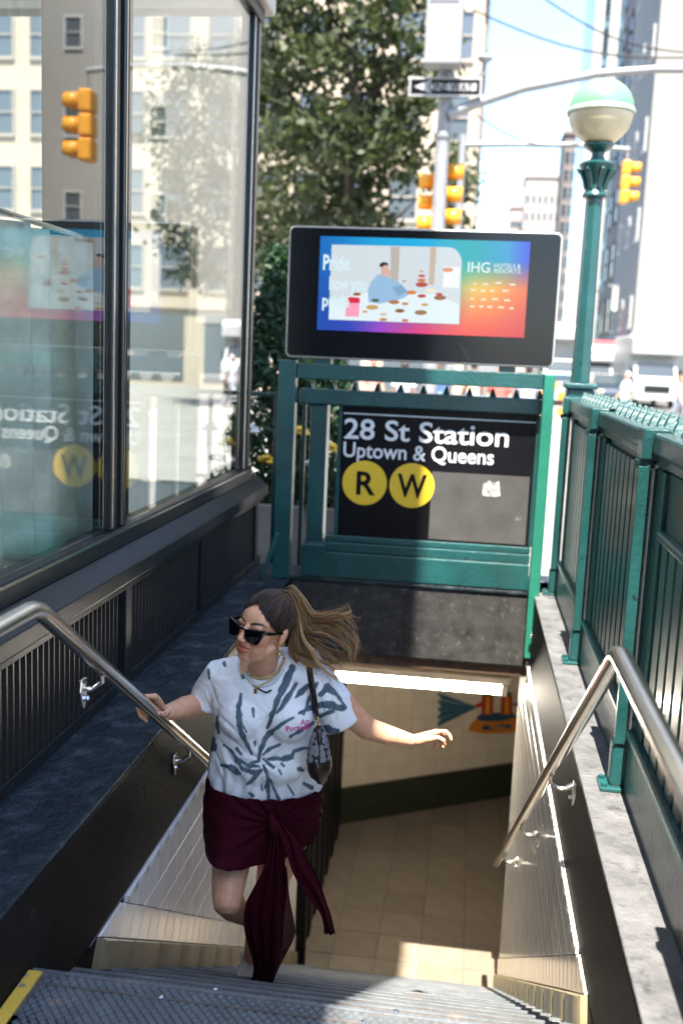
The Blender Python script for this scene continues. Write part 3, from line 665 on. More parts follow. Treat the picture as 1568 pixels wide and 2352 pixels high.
for y0, y1 in ((1.765, 1.945),): MB().box(-1.56, -1.452, y0, y1, .93, 3.77).build('mullion', DARKM, st, bevel=.004)
for y0, y1 in ((3.985, 4.06), (4.11, 4.175), (6.42, 6.49), (6.54, 6.62)):
    m_ = MB().box(-1.56, -1.478, y0, y1, .93, 3.77).build('mullion', DARKM, st, bevel=.004)
    MB().box(-1.479, -1.472, y0 + .012, y0 + .022, .94, 3.76).build('bead', STEEL, m_)
for y0, y1 in ((4.061, 4.109), (6.491, 6.539)): MB().box(-1.55, -1.50, y0, y1, .93, 3.77).build('mullion_recess', BLACKM, st)
MB().box(-1.57, -1.462, -1.1, 6.64, .845, .929).build('bottom_frame', DARKM, st, bevel=.006)
MB().box(-1.463, -1.455, -1.1, 6.42, .912, .922).build('bead', STEEL, st)
MB().box(-1.57, -1.462, -1.1, 6.64, 3.771, 3.86).build('top_frame', DARKM, st, bevel=.006)
c = MB(); c.prism([(-1.57, .845), (-1.57, .72), (-1.385, .72), (-1.372, .73), (-1.372, .792), (-1.462, .844)], -1.1, 6.78, 'y'); c.build('sill', DARKM, st, bevel=.004)
MB().box(-1.56, -1.395, -1.1, 6.74, .69, .719).build('louvre_top_rail', DARKM, st, bevel=.004)
MB().box(-1.56, -1.405, -1.1, 6.74, ZC + .001, ZC + .05).build('louvre_bottom_rail', DARKM, st, bevel=.004)
MB().box(-1.60, -1.50, -1.1, 6.74, ZC + .051, .689).build('louvre_back', BLACKM, st)
for y in (.3, 1.52, 2.74, 3.96, 5.16, 6.52): MB().box(-1.50, -1.398, y, y + .07, ZC + .051, .689).build('louvre_post', DARKM, st, bevel=.004)
LOUV = M('louvre_metal', (.035, .032, .03), .4, .3)
ls = None
for k in range(104):
    y = 1.80 + k * .0455
    if any(q - .03 < y < q + .08 for q in (1.52, 2.74, 3.96, 5.16, 6.52)) or y > 6.5: continue
    if ls is None:
        o = MB().box(-.055, .022, -.007, .007, ZC + .051, .689).build('louvre_slat', LOUV, st); ls = o.data
    else:
        o = bpy.data.objects.new('louvre_slat', ls); COL.objects.link(o); o.parent = st
    o.matrix_parent_inverse = st.matrix_basis.inverted(); o.location = (-1.435, y, 0); o.rotation_euler.z = .12
MB().box(-7, -1.42, -1.1, 6.78, 3.861, 5.2).build('fascia', M('pale_stone_fascia', (.5, .47, .42), .8, var=(3, .1)), st, bevel=.02)
MB().box(-7, -1.58, -1.1, 6.6, .50, .80).build('interior_floor', M('interior_floor', (.35, .4, .38), .4, var=(4, .1)), st)
INT = M('interior_wall', (.10, .13, .12), .8, var=(2, .3))
MB().box(-7.02, -7, -1.1, 6.6, .81, 3.86).build('added_rear_glass', glassmat('added_rear_glass', (.95, .965, .96), 1.5, 1, 0), st)  # unseen back wall made of glass to let daylight into the shop
for y in (-1.1, 1.4, 3.9, 6.42): MB().box(-7.06, -6.96, y, y + .1, .81, 3.859).build('rear_mullion', DARKM, st)
MB().box(-7.2, -7, -1.1, 6.6, 0, .809).build('rear_wall', INT, st); MB().box(-7, -1.62, 6.45, 6.6, .81, 3.86).build('end_wall', glassmat('side_window', (.95, .97, .965), 1.5, 1, 0), st)
MB().box(-1.98, -1.68, 4.44, 4.78, .801, 3.77).build('inner_column', BLACKM, st)
CURT = leafmat('linen_curtain', (.62, .62, .58), (.5, .51, .48))
G = []
for j in range(12):
    z = .83 + j * (2.15 - .83) / 11; row = []
    for i in range(121):
        u = i / 120; row.append((-1.75 + .055 * math.sin(u * 46 + .5 * math.sin(u * 9)) * (1 - .25 * j / 11) + .01 * math.sin(u * 23), 2.7 + 1.70 * u, z))
    G.append(row)
o = MB().grid(G).build('curtain', CURT, st, smooth=True); sm = o.modifiers.new('s', 'SOLIDIFY'); sm.thickness = .006
MB().tube([(-1.74, 2.15, 2.17), (-1.74, 4.43, 2.17)], .012, 8).build('curtain_rod', STEEL, st)
MB().box(-1.81, -1.79, 2.2, 3.72, 3.0, 3.72).build('hanging_panel', M('frosted_panel', (.5, .52, .5), .6), st) if False else None
for k, (x, y) in enumerate(((-2.6, 2.2), (-2.6, 4.9), (-4.6, 2.2), (-4.6, 4.9))):  # glowing ceiling panels added to brighten the curtain and interior
    t = thing('added_ceiling_light', ('front near', 'front far', 'rear near', 'rear far')[k] + ' square ceiling light added to brighten the shop', 'light', (x, y, 3.8), group='added shop ceiling lights')
    MB().box(x - .35, x + .35, y - .35, y + .35, 3.80, 3.859).build('frame', WHITE, t); MB().box(x - .3, x + .3, y - .3, y + .3, 3.785, 3.7995).build('diffuser', SHOPL, t)
pend = thing('pendant_lamp', 'curved dark pendant lamp hanging inside the shop window', 'lamp', (-2.3, 3.9, 2.2))
c = MB(); c.tube([(-2.3, 3.9, 3.86), (-2.3, 3.9, 2.75), (-2.3, 3.86, 2.83), (-2.3, 3.78, 2.86), (-2.3, 3.70, 2.82), (-2.3, 3.68, 2.7)], .012, 8); c.build('stem', BLACKM, pend, smooth='auto')
c = MB(); c.lathe([(.02, 2.7), (.05, 2.66), (.085, 2.45), (.09, 2.38)], (-2.3, 3.68, 0), 16); c.build('shade', BLACKM, pend, smooth='auto')

# ================================================================== BUILDINGS
def winmesh(w, h):
    c = MB(); d_ = .06
    c.box(-w / 2, w / 2, -d_, .02, 0, h); return c
_wm = {}
def building(name, label, x0, x1, y0, y1, h, wall, cols, rows, side=None, ww=1.3, wh=1.9, zbase=4.5, base_mat=None, win=DGLASS, cornice=True, frame=WHITE, sidecols=0, top_gap=2.2, skip=None):
    t = thing(name, label, 'building', ((x0 + x1) / 2, y0, 0))
    MB().box(x0, x1, y0, y1, -.14, h).build('wall', wall, t)
    if cornice: MB().box(x0 - .35, x1 + .35, y0 - .4, y1 + .2, h + .002, h + .7).build('cornice', wall, t)
    key = (ww, wh)
    if key not in _wm:
        a = MB().box(-ww / 2, ww / 2, -.03, .0, 0, wh).mesh('pane'); b = MB(); fw = .09
        for q in ((-ww / 2 - fw, -ww / 2, 0, wh), (ww / 2, ww / 2 + fw, 0, wh), (-ww / 2 - fw, ww / 2 + fw, wh, wh + fw), (-ww / 2 - fw, ww / 2 + fw, -fw * 1.6, 0), (-ww / 2, ww / 2, wh * .5 - .03, wh * .5 + .03)): b.box(q[0], q[1], -.10, .0, q[2], q[3])
        _wm[key] = (a, b.mesh('window'))
    pm, fm = _wm[key]
    def win1(loc, rz):
        o = bpy.data.objects.new('window', fm.copy() if False else fm); COL.objects.link(o); o.parent = t; o.matrix_parent_inverse = t.matrix_basis.inverted(); o.location = loc; o.rotation_euler.z = rz
        if not fm.materials: fm.materials.append(None)
        o.material_slots[0].link = 'OBJECT'; o.material_slots[0].material = frame
        p = bpy.data.objects.new('pane', pm); COL.objects.link(p); p.parent = o
        if not pm.materials: pm.materials.append(None)
        p.material_slots[0].link = 'OBJECT'; p.material_slots[0].material = win
    fh = (h - zbase - top_gap) / rows
    for r in range(rows):
        z = zbase + r * fh
        for k in range(cols):
            x = x0 + (k + .5) * (x1 - x0) / cols
            if skip and skip(x, z): continue
            win1((x, y0 - .005, z), 0)
        for k in range(sidecols):
            y = y0 + (k + .5) * (y1 - y0) / sidecols
            if side == 'L': win1((x0 - .005, y, z), -math.pi / 2)
            if side == 'R': win1((x1 + .005, y, z), math.pi / 2)
    if base_mat:
        b = MB().box(x0 - .12, x1 + .12, y0 - .15, y1, 3.6, 4.1).build('string_course', wall, t)
        n_ = max(2, cols // 2)
        for k in range(n_):
            xa = x0 + (k + .12) * (x1 - x0) / n_; xb = x0 + (k + .88) * (x1 - x0) / n_; MB().box(xa, xb, y0 - .06, y0 - .002, .3, 3.3).build('shop_window', win, t)
    return t
CREAM = M('cream_brick', (.44, .37, .28), .9, var=(.4, .1), bump=(8, .2)); WSTONE = M('white_stone', (.32, .31, .29), .85, var=(.15, .08)); GREYS = M('grey_stone', (.22, .205, .195), .9, var=(.3, .15))
DKBR = M('dark_brick', (.2, .16, .14), .9, var=(.3, .15)); BEIG = M('beige_stone', (.36, .31, .265), .9, var=(.2, .1)); BLUEG = M('blue_curtain_wall', (.18, .31, .39), .12, .3, var=(.2, .2)); PALE = M('pale_pier_stone', (.38, .37, .355), .85)
BWIN = M('grey_window_glass', (.09, .11, .125), .1, spec=.8)
# the tower behind the photographer that shades the left half of the stairs
building('office_tower', 'tall grey office tower behind the photographer', -24, -.27, -16, -1.2, 23, GREYS, 10, 5, ww=1.4, wh=2.2, win=BWIN, cornice=False)
building('apartment_building', 'cream brick apartment building behind the street tree', -34, -.5, 46, 66, 44, CREAM, 16, 11, side='R', sidecols=4, ww=1.2, wh=1.9, win=BWIN, frame=BEIG, base_mat=True)
building('stone_building', 'white stone corner building at the right edge of the street', 10.1, 46, 68, 80, 52, WSTONE, 6, 8, side='L', sidecols=3, ww=1.1, wh=1.9, win=BWIN, base_mat=True, skip=lambda x, z: x < 15)
building('brick_building', 'narrow grey building with dark windows beside the white corner building', 10.2, 30, 80.5, 88, 70, GREYS, 6, 15, side='L', sidecols=2, ww=1.8, wh=2.6, win=DGLASS, frame=DKBR)
# glass tower with white piers
gt_ = building('glass_tower', 'blue glass tower with white vertical piers on the right side of the avenue', 12.2, 33, 130, 150, 110, BLUEG, 14, 24, ww=.9, wh=3.0, win=DGLASS, cornice=False, frame=BLUEG)
for k, x in enumerate((12.2, 14.0, 16.2, 18.8, 21.4)): MB().box(x - .55, x + .55, 129.1, 129.9, 0, 108 if k != 2 else 60).build('pier', PALE, gt_)
building('dark_tower', 'slim dark tower in the distance down the avenue', 15.0, 18.8, 210, 222, 47, DKBR, 3, 12, ww=.9, wh=2.2, side='L', sidecols=3, win=DGLASS, frame=GREYS)
building('beige_tower', 'distant beige tower with a stepped top above the screen', 10.5, 20, 280, 295, 51, BEIG, 6, 10, ww=.9, wh=2.0, win=BWIN, frame=PALE)
building('low_tower', 'short pinkish block at the far end of the avenue', 7.5, 11.0, 300, 312, 46, M('pink_brick', (.45, .34, .3), .9), 4, 12, ww=.8, wh=1.8, win=BWIN, frame=PALE)
building('far_block', 'pale block standing low at the end of the avenue', 19, 40, 240, 255, 30, PALE, 8, 8, ww=.9, wh=2, win=BWIN, frame=PALE)
building('corner_store', 'pale low building across the avenue seen in the shop window reflection', 22, 60, 30, 56, 30, WSTONE, 5, 5, side='L', sidecols=4, ww=1.2, wh=2.0, win=BWIN, base_mat=True)

# ================================================================== TREES AND SHRUBS
LEAF = leafmat('olive_leaves', (.034, .05, .018), (.062, .07, .025)); LEAF2 = leafmat('dark_evergreen', (.018, .05, .026), (.03, .07, .03)); BARK = M('bark', (.07, .055, .045), .9, bump=(20, .6))
def leaves(centres, per, spread, size, seed, elong=1.7):
    rs = np.random.RandomState(seed); n = len(centres) * per
    c = np.repeat(np.array(centres), per, 0) + rs.normal(0, 1, (n, 3)) * np.array(spread)
    a = rs.normal(0, 1, (n, 3)); a /= np.linalg.norm(a, axis=1)[:, None]; b = np.cross(a, rs.normal(0, 1, (n, 3))); b /= np.linalg.norm(b, axis=1)[:, None]
    s = size * rs.uniform(.6, 1.3, (n, 1)); q = np.stack([c - a * s * elong / 2, c + b * s * .5, c + a * s * elong / 2, c - b * s * .5], 1).reshape(-1, 3)
    me = bpy.data.meshes.new('crown'); me.from_pydata(q.tolist(), [], np.arange(4 * n).reshape(-1, 4).tolist()); me.update(); return me
def tree(label, x, y, h, cr, crown_c, n, seed, per=70, size=.13):
    t = thing('street_tree', label, 'tree', (x, y, 0)); rs = random.Random(seed); c = MB()
    c.tube([(x, y, -.05), (x + .05, y, 1.5), (x - .03, y + .05, 3), (x + .1, y, h * .55), (x, y, h * .8)], [.2, .16, .14, .1, .03], 10)
    for k in range(11):
        z = h * (.3 + .05 * k); a = k * 2.4; L_ = cr[0] * rs.uniform(.6, .95)
        c.tube([(x, y, z), (x + math.cos(a) * L_ * .5, y + math.sin(a) * L_ * .5, z + .7), (x + math.cos(a) * L_, y + math.sin(a) * L_, z + 1.3 + rs.uniform(-.4, .5))], [.07, .045, .012], 6)
    c.build('trunk', BARK, t, smooth='auto')
    cs = []
    while len(cs) < n:
        p = [rs.uniform(-1, 1) for _ in range(3)]; r2 = sum(v * v for v in p)
        if r2 > 1 or r2 < .12: continue
        cs.append((crown_c[0] + p[0] * cr[0], crown_c[1] + p[1] * cr[1], crown_c[2] + p[2] * cr[2]))
    link('crown', leaves(cs, per, (.32, .32, .2), size, seed), LEAF, t)
tree('large leafy street tree beside the storefront behind the advertising screen', -3.2, 24, 13, (2.1, 2.3, 5.4), (-3.35, 24, 8.9), 195, 5, per=60, size=.15)
tree('second street tree farther back by the cream building', -7.4, 30, 10, (3.0, 3, 4.0), (-7.2, 30, 7), 130, 8)
tree('small street tree right of the signal pole', -1.0, 38, 8, (.6, 1.5, 3.4), (-1.15, 38, 7.6), 22, 12, size=.15)
def shrub(label, x, y, h, r, seed):
    t = thing('evergreen_shrub', label, 'shrub', (x, y, 0), group='evergreens behind the storefront corner'); rs = random.Random(seed)
    MB().tube([(x, y, .45), (x, y, h * .8)], [.04, .01], 6).build('stem', BARK, t)
    cs = []
    for k in range(int(170 * h)):
        z = rs.uniform(0, 1); rr_ = r * (1 - z ** 2.2) * rs.uniform(.35, 1) + .03; a = rs.uniform(0, 6.28); cs.append((x + rr_ * math.cos(a), y + rr_ * math.sin(a), .5 + z * (h - .5)))
    link('foliage', leaves(cs, 16, (.03, .03, .06), .035, seed, 2.6), LEAF2, t)
    return t
shrub('tall dark evergreen shrub in the grey planter nearest the storefront corner', -1.62, 8.1, 2.45, .36, 1); shrub('dark evergreen shrub at the street end of the grey planter', -1.25, 8.5, 2.0, .33, 2)
pt = thing('planter_box', 'long grey planter box under the evergreen shrubs', 'planter', (-1.9, 8.2, 0))
c = MB(); PL = M('grey_planter', (.2, .19, .18), .8, var=(5, .2))
for q in ((-2.1, -.85, 7.62, 7.68), (-2.1, -.85, 8.82, 8.88), (-2.1, -2.04, 7.681, 8.819), (-.91, -.85, 7.681, 8.819)): MB().box(*q, .001, .52).build('side', PL, pt, bevel=.01)
MB().box(-2.03, -.92, 7.69, 8.81, .3, .46).build('soil', M('soil', (.05, .035, .025), 1), pt)
FLY = M('yellow_petals', (.75, .5, .05), .6); FLW = M('white_petals', (.7, .7, .72), .6)
for k in range(9):
    x = -1.98 + .13 * k; y = 7.73 + .05 * (k % 2); h = .85 + .12 * ((k * 7) % 3)
    t = thing('flower', ('first', 'second', 'third', 'fourth', 'fifth', 'sixth', 'seventh', 'eighth', 'last')[k] + ' flower from the left in the grey planter, ' + ('yellow' if k % 2 else 'white') + ' petals', 'flower', (x, y, .46), group='yellow flowers in planter' if k % 2 else 'white flowers in planter')
    c = MB(); c.tube([(x, y, .46), (x + .02, y - .02, h)], .006, 5); c.build('stem', LEAF2, t)
    link('leaves', leaves([(x, y, .5 + .06 * q) for q in range(5)], 8, (.05, .05, .03), .06, k), LEAF2, t)
    c = MB()
    for q in range(7):
        a = q * .9; c.ell((x + .045 * math.cos(a), y - .02 + .045 * math.sin(a), h + .02 * (q % 3)), (.035, .035, .015), 6, 4)
    c.build('blossom', FLY if k % 2 else FLW, t)

# ================================================================== TRAFFIC POLES AND SIGNALS
GALV = M('galvanised_steel', (.27, .275, .28), .55, .3, var=(4, .12)); SIGY = M('signal_yellow', (.8, .34, .02), .4, var=(3, .08)); LENS = M('signal_lens', (.03, .02, .02), .2)
def signal(label, top, s=1.0, face=1, hanger=.35):
    t = thing('traffic_signal', label, 'traffic light', top)
    x, y, z = top; MB().tube([(x, y, z), (x, y, z - hanger)], .03 * s, 8).build('hanger', GALV, t)
    z -= hanger
    for k in range(3):
        zc = z - (.19 + .37 * k) * s
        sec = MB().box(x - .12 * s, x + .10 * s, y - .17 * s, y + .17 * s, zc - .175 * s, zc + .175 * s).build('section', SIGY, t, bevel=.04 * s)
        c = MB(); c.lathe([(.13 * s, x + face * .105 * s), (.13 * s, x + face * .112 * s)], (0, y, zc), 16, 'x'); c.build('lens', LENS, sec)
        G = []
        for i in range(2):
            row = []
            for j in range(13):
                a = math.radians(-40 + 260 * j / 12); row.append((x + face * (.10 + .26 * i) * s, y + .15 * s * math.cos(a), zc + .15 * s * math.sin(a)))
            G.append(row)
        v = MB().grid(G).build('visor', SIGY, sec, smooth=True); sm = v.modifiers.new('s', 'SOLIDIFY'); sm.thickness = .012
    return t
YP = 20.0
pb = atY(1012, 560, YP); ptp = atY(1030, 0, YP); px_ = atY(1020, 260, YP).x
tp = thing('signal_pole', 'galvanised traffic signal pole with mast arm and control box behind the screen', 'pole', (px_, YP, 0))
c = MB(); c.tube([(px_, YP, 0), (px_, YP, 5), (px_, YP, 9.6)], [.15, .13, .115], 14); c.build('shaft', GALV, tp, smooth='auto')
for z in (5.9, 6.6, 7.0): c = MB(); c.lathe([(.15, z), (.155, z + .03), (.155, z + .08), (.15, z + .11)], (px_, YP, 0), 14); c.build('clamp', GALV, tp, smooth='auto')
bx = atY(975, 150, YP - .3); bx2 = atY(1058, 150, YP - .3)
MB().box(bx.x, bx2.x, YP - .62, YP - .14, bx.z - .05, bx.z + 1.9).build('control_box', M('grey_cabinet', (.24, .25, .265), .5, var=(2, .05)), tp, bevel=.02)
for k in range(4):
    for j in range(7): MB().box(bx.x + .07 + j * .075, bx.x + .12 + j * .075, YP - .626, YP - .6205, bx.z + 1.0 + k * .07, bx.z + 1.03 + k * .07).build('vent', BLACKM, tp)
arm = [atY(px, py, YP) for px, py in ((1030, 268), (1085, 243), (1200, 206), (1370, 173), (1500, 163), (1620, 164), (1757, 178))]
c = MB(); c.tube([(p.x, YP - .1, p.z) for p in arm], [.11, .1, .09, .075, .07, .065, .06], 12); c.build('mast_arm', GALV, tp, smooth='auto')
cb = [atY(px, py, YP - .1) for px, py in ((1030, 186), (1075, 180), (1098, 170), (1110, 160), (1113, 146))]
c = MB(); c.tube([p for p in cb], .035, 8); br = c.build('camera_bracket', GALV, tp, smooth='auto')
c = MB(); c.lathe([(.04, cb[-1].z - .02), (.06, cb[-1].z + .02), (.13, cb[-1].z + .06), (.14, cb[-1].z + .1), (.1, cb[-1].z + .14)], (cb[-1].x, YP - .1, 0), 14); c.build('camera_dome', GALV, br, smooth='auto')
ow = thing('one_way_sign', 'white and black one way arrow sign on the signal pole', 'sign', (px_, YP - .2, 6.6))
a = atY(940, 175, YP - .25); b = atY(1104, 228, YP - .25); zt_, zb_ = a.z - .02, b.z + .04
SGW = M('sign_reflective_white', (.38, .38, .38), .5)
pl = MB().box(a.x, b.x, YP - .27, YP - .25, zb_, zt_).build('plate', SGW, ow, bevel=.005)
MB().box(a.x + .035, b.x - .035, YP - .273, YP - .2705, zb_ + .035, zt_ - .035).build('black_field', SIGNB, pl)
zm = (zb_ + zt_) / 2; hh = (zt_ - zb_) / 2
MB().prism([(a.x + .1, zm), (a.x + .42, zm + hh * .72), (a.x + .42, zm + hh * .40), (b.x - .1, zm + hh * .40), (b.x - .1, zm - hh * .40), (a.x + .42, zm - hh * .40), (a.x + .42, zm - hh * .72)], YP - .276, YP - .2735, 'y').build('arrow', SGW, pl)
fit_text('ONE WAY', a.x + .36, b.x - .16, zm - .075, YP - .278, SIGNB, pl, cap=.15, bold=.02)
MB().box(px_ - .17, px_ + .17, YP - .248, YP - .13, zm - .06, zm + .06).build('bracket', GALV, ow)
s1 = atY(1034, 352, YP + .35); signal('orange traffic signal half hidden behind the signal pole', (s1.x - .14, YP + .35, s1.z + .2), 1.15)
s1b = atY(985, 372, YP + .45); signal('orange pedestrian side signal left of the pole', (s1b.x + .22, YP + .6, s1b.z + .2), 1.1, face=-1)
e1 = arm[-1]; signal('large yellow traffic signal hanging from the near mast arm', (e1.x, YP - .1, e1.z), 1.25)
# far mast arm
Y2 = 34.0
far = [atY(px, py, Y2) for px, py in ((1062, 332), (1180, 331), (1330, 334), (1445, 343))]
fp = thing('signal_pole', 'far white mast arm pole across the cross street', 'pole', (far[0].x, Y2, 0))
c = MB(); c.tube([(far[0].x, Y2, 0), (far[0].x, Y2, far[0].z + .3)], [.16, .12], 12); c.build('shaft', GALV, fp, smooth='auto')
c = MB(); c.tube([p for p in far], [.1, .09, .08, .06], 10); c.build('mast_arm', GALV, fp, smooth='auto')
signal('yellow traffic signal on the far mast arm right of the globe lamp', (far[-1].x - .05, Y2, far[-1].z), 1.2)
for k, (p, q, lab) in enumerate((((1085, 22), (1600, 132), 'lower thin black wire sagging across the sky'), ((1240, -10), (1600, 122), 'upper thin black wire across the sky to the right'), ((1090, 262), (1330, 330), 'thin wire below the near mast arm'))):
    a = atY(*p, 24 + 3 * k); b = atY(*q, 24 + 3 * k); c = MB(); c.tube([a.lerp(b, t_) - Vector((0, 0, .35 * math.sin(math.pi * t_))) for t_ in [i / 10 for i in range(11)]], .022, 6); tag(c.build('overhead_wire', BLACKM), lab, 'wire')

# ================================================================== VEHICLES
def wheel(parent, x, y, r, w=.22):
    c = MB(); c.lathe([(r * .6, x - w / 2), (r, x - w / 2 + .03), (r, x + w / 2 - .03), (r * .6, x + w / 2)], (0, y, -.14 + r), 20, 'x'); o = c.build('wheel', RUBBER, parent, smooth='auto')
    c = MB(); c.lathe([(r * .58, x - w / 2 - .01), (r * .3, x - w / 2 - .03), (r * .3, x + w / 2 + .03), (r * .58, x + w / 2 + .01)], (0, y, -.14 + r), 14, 'x'); c.build('rim', CHROME, o)
HLIGHT = M('headlight', (.8, .7, .5), .2); RED = M('red_plastic', (.5, .03, .03), .4)
def truck(label, x, y, w=2.3, boxh=3.3, body=WHITE):
    t = thing('box_truck', label, 'truck', (x, y, -.14)); z0 = -.14
    MB().box(x - w / 2, x + w / 2, y + 1.9, y + 7.5, z0 + .75, z0 + boxh).build('cargo_box', body, t, bevel=.05)
    MB().prism([(y + .6, z0 + boxh - .9), (y + 1.89, z0 + boxh - 1.0), (y + 1.89, z0 + boxh - .05), (y + .9, z0 + boxh - .05), (y + .55, z0 + boxh - .3)], x - w / 2, x + w / 2, 'x').build('cab_overhang', body, t, bevel=.05)
    cw = w * .88
    cab = MB().prism([(y, z0 + .45), (y + 1.89, z0 + .45), (y + 1.89, z0 + 2.2), (y + 1.0, z0 + 2.2), (y + .62, z0 + 1.5), (y + .05, z0 + 1.25)], x - cw / 2, x + cw / 2, 'x').build('cab', body, t, bevel=.06)
    c = MB(); c.add([(x - cw * .44, y + .60, z0 + 1.53), (x + cw * .44, y + .60, z0 + 1.53), (x + cw * .42, y + .95, z0 + 2.14), (x - cw * .42, y + .95, z0 + 2.14), (x - cw * .44, y + .72, z0 + 1.5), (x + cw * .44, y + .72, z0 + 1.5), (x + cw * .42, y + 1.06, z0 + 2.1), (x - cw * .42, y + 1.06, z0 + 2.1)], [(0, 1, 2, 3), (4, 7, 6, 5), (0, 4, 5, 1), (1, 5, 6, 2), (2, 6, 7, 3), (3, 7, 4, 0)]); c.build('windscreen', DGLASS, cab)
    MB().box(x - cw * .3, x + cw * .3, y - .03, y + .04, z0 + .75, z0 + 1.1).build('grille', DARKM, cab); MB().box(x - cw / 2 - .03, x + cw / 2 + .03, y - .15, y + .08, z0 + .4, z0 + .62).build('bumper', M('pale_bumper', (.55, .55, .53), .5), t, bevel=.03)
    for s in (-1, 1): MB().box(x + s * cw * .4 - .13, x + s * cw * .4 + .13, y - .04, y + .03, z0 + .8, z0 + 1.02).build('headlight', HLIGHT, t, bevel=.02)
    for s in (-1, 1):
        for yy in (y + .8, y + 5.6): wheel(t, x + s * cw * .42, yy, .4)
        MB().box(x + s * (cw / 2 + .12) - .09, x + s * (cw / 2 + .12) + .09, y + .75, y + .8, z0 + 1.5, z0 + 1.9).build('mirror', DARKM, t)
    return t
def car(label, x, y, paint, name='parked_car'):
    t = thing(name, label, 'car', (x, y, -.14)); z0 = -.14; w = 1.8
    b = MB().prism([(y, z0 + .3), (y + 4.5, z0 + .3), (y + 4.5, z0 + .95), (y + 3.9, z0 + 1.0), (y + 1.2, z0 + .98), (y + .1, z0 + .75)], x - w / 2, x + w / 2, 'x').build('body', paint, t, bevel=.08)
    MB().prism([(y + 1.15, z0 + .97), (y + 4.0, z0 + .98), (y + 3.5, z0 + 1.5), (y + 1.9, z0 + 1.5)], x - w * .43, x + w * .43, 'x').build('roof', paint, t, bevel=.06)
    c = MB(); c.add([(x - w * .4, y + 1.14, z0 + 1.0), (x + w * .4, y + 1.14, z0 + 1.0), (x + w * .37, y + 1.84, z0 + 1.46), (x - w * .37, y + 1.84, z0 + 1.46)], [(0, 1, 2, 3)]); o = c.build('windscreen', DGLASS, t); o.modifiers.new('s', 'SOLIDIFY').thickness = -.02; o.modifiers['s'].offset = 0
    for s in (-1, 1):
        MB().box(x + s * w * .34 - .16, x + s * w * .34 + .16, y - .01, y + .12, z0 + .58, z0 + .74).build('headlight', HLIGHT, t, bevel=.02)
        for yy in (y + .85, y + 3.6): wheel(t, x + s * (w / 2 - .1), yy, .33)
    MB().box(x - w / 2 - .02, x + w / 2 + .02, y - .06, y + .1, z0 + .3, z0 + .48).build('bumper', DARKM, t, bevel=.03); return t
def gx(px, Y): return atY(px, 840, Y).x
truck('white box truck coming down the avenue at the right edge', gx(1512, 50), 50, 2.35, 3.5)
truck('white delivery truck just right of the lamp post', gx(1370, 58), 58, 2.2, 3.1)
truck('white truck seen between the screen and the lamp post', gx(1292, 56), 56, 2.2, 4.2)
car('dark blue car between the two white trucks', gx(1412, 52), 52, M('navy_car_paint', (.03, .045, .07), .2, coat=1))
car('pale green car seen just right of the screen', gx(1298, 44), 44, M('green_car_paint', (.2, .55, .36), .3, coat=1))
bar_ = thing('street_barricade', 'orange and white striped barricade behind the railing corner', 'barricade', (gx(1284, 26), 26, -.14)); bxx = gx(1284, 26)
OR = M('orange_reflective', (.9, .3, .03), .4)
for z in (.55, .95, 1.2):
    for k in range(4): MB().box(bxx - .5 + k * .25, bxx - .25 + k * .25, 25.97, 26.0, z - .1, z + .1).build('stripe', OR if (k + int(z * 10)) % 2 else WHITE, bar_)
for s in (-.45, .45): MB().box(bxx + s - .03, bxx + s + .03, 26.003, 26.06, -.139, 1.32).build('leg', WHITE, bar_); MB().box(bxx + s - .03, bxx + s + .03, 25.7, 26.4, -.139, -.1).build('foot', WHITE, bar_) if False else None
for k, (px, Y) in enumerate(((1368, 32), (1384, 33), (1399, 31.5))):
    x = gx(px, Y); t = thing('bollard', ('left', 'middle', 'right')[k] + ' one of the three white street bollards beyond the railing', 'bollard', (x, Y, -.14), group='white street bollards')
    c = MB(); c.lathe([(.06, -.1), (.055, .75), (.03, .8)], (x, Y, 0), 12); c.build('post', WHITE, t, smooth='auto'); c = MB(); c.lathe([(.14, -.14), (.14, -.105), (.08, -.1)], (x, Y, 0), 12); c.build('base', RUBBER, t)
for k, (px, w_, py0, py1, Y, lab) in enumerate(((1388, 30, 672, 725, 88, 'smaller white banner hanging over the avenue on the left'), (1424, 34, 660, 715, 76, 'larger white banner hanging nearer beside the white building'))):
    a = atY(px - w_ / 2, py0, Y); b = atY(px + w_ / 2, py1, Y); t = thing('hanging_banner', lab, 'banner', (a.x, Y, a.z))
    c = MB().box(a.x, b.x, Y - .03, Y, b.z, a.z); c.build('cloth', WHITE, t); MB().tube([(a.x - .3, Y, a.z + .1), (10.05, Y, a.z + .1)], .06, 8).build('pole', GALV, t)
aw = atY(1424, 735, 74); t = thing('shop_awning', 'red shop awning at street level in front of the white corner building', 'awning', (aw.x, 74, 2.5)); MB().prism([(72.5, 2.6), (74, 3.6), (74, 2.6)], 8.4, 9.95, 'x').build('canopy', M('red_awning', (.55, .06, .07), .7), t)
MB().box(9.95, 10.05, 72.6, 73.9, 2.4, 3.5).build('bracket', DARKM, t)

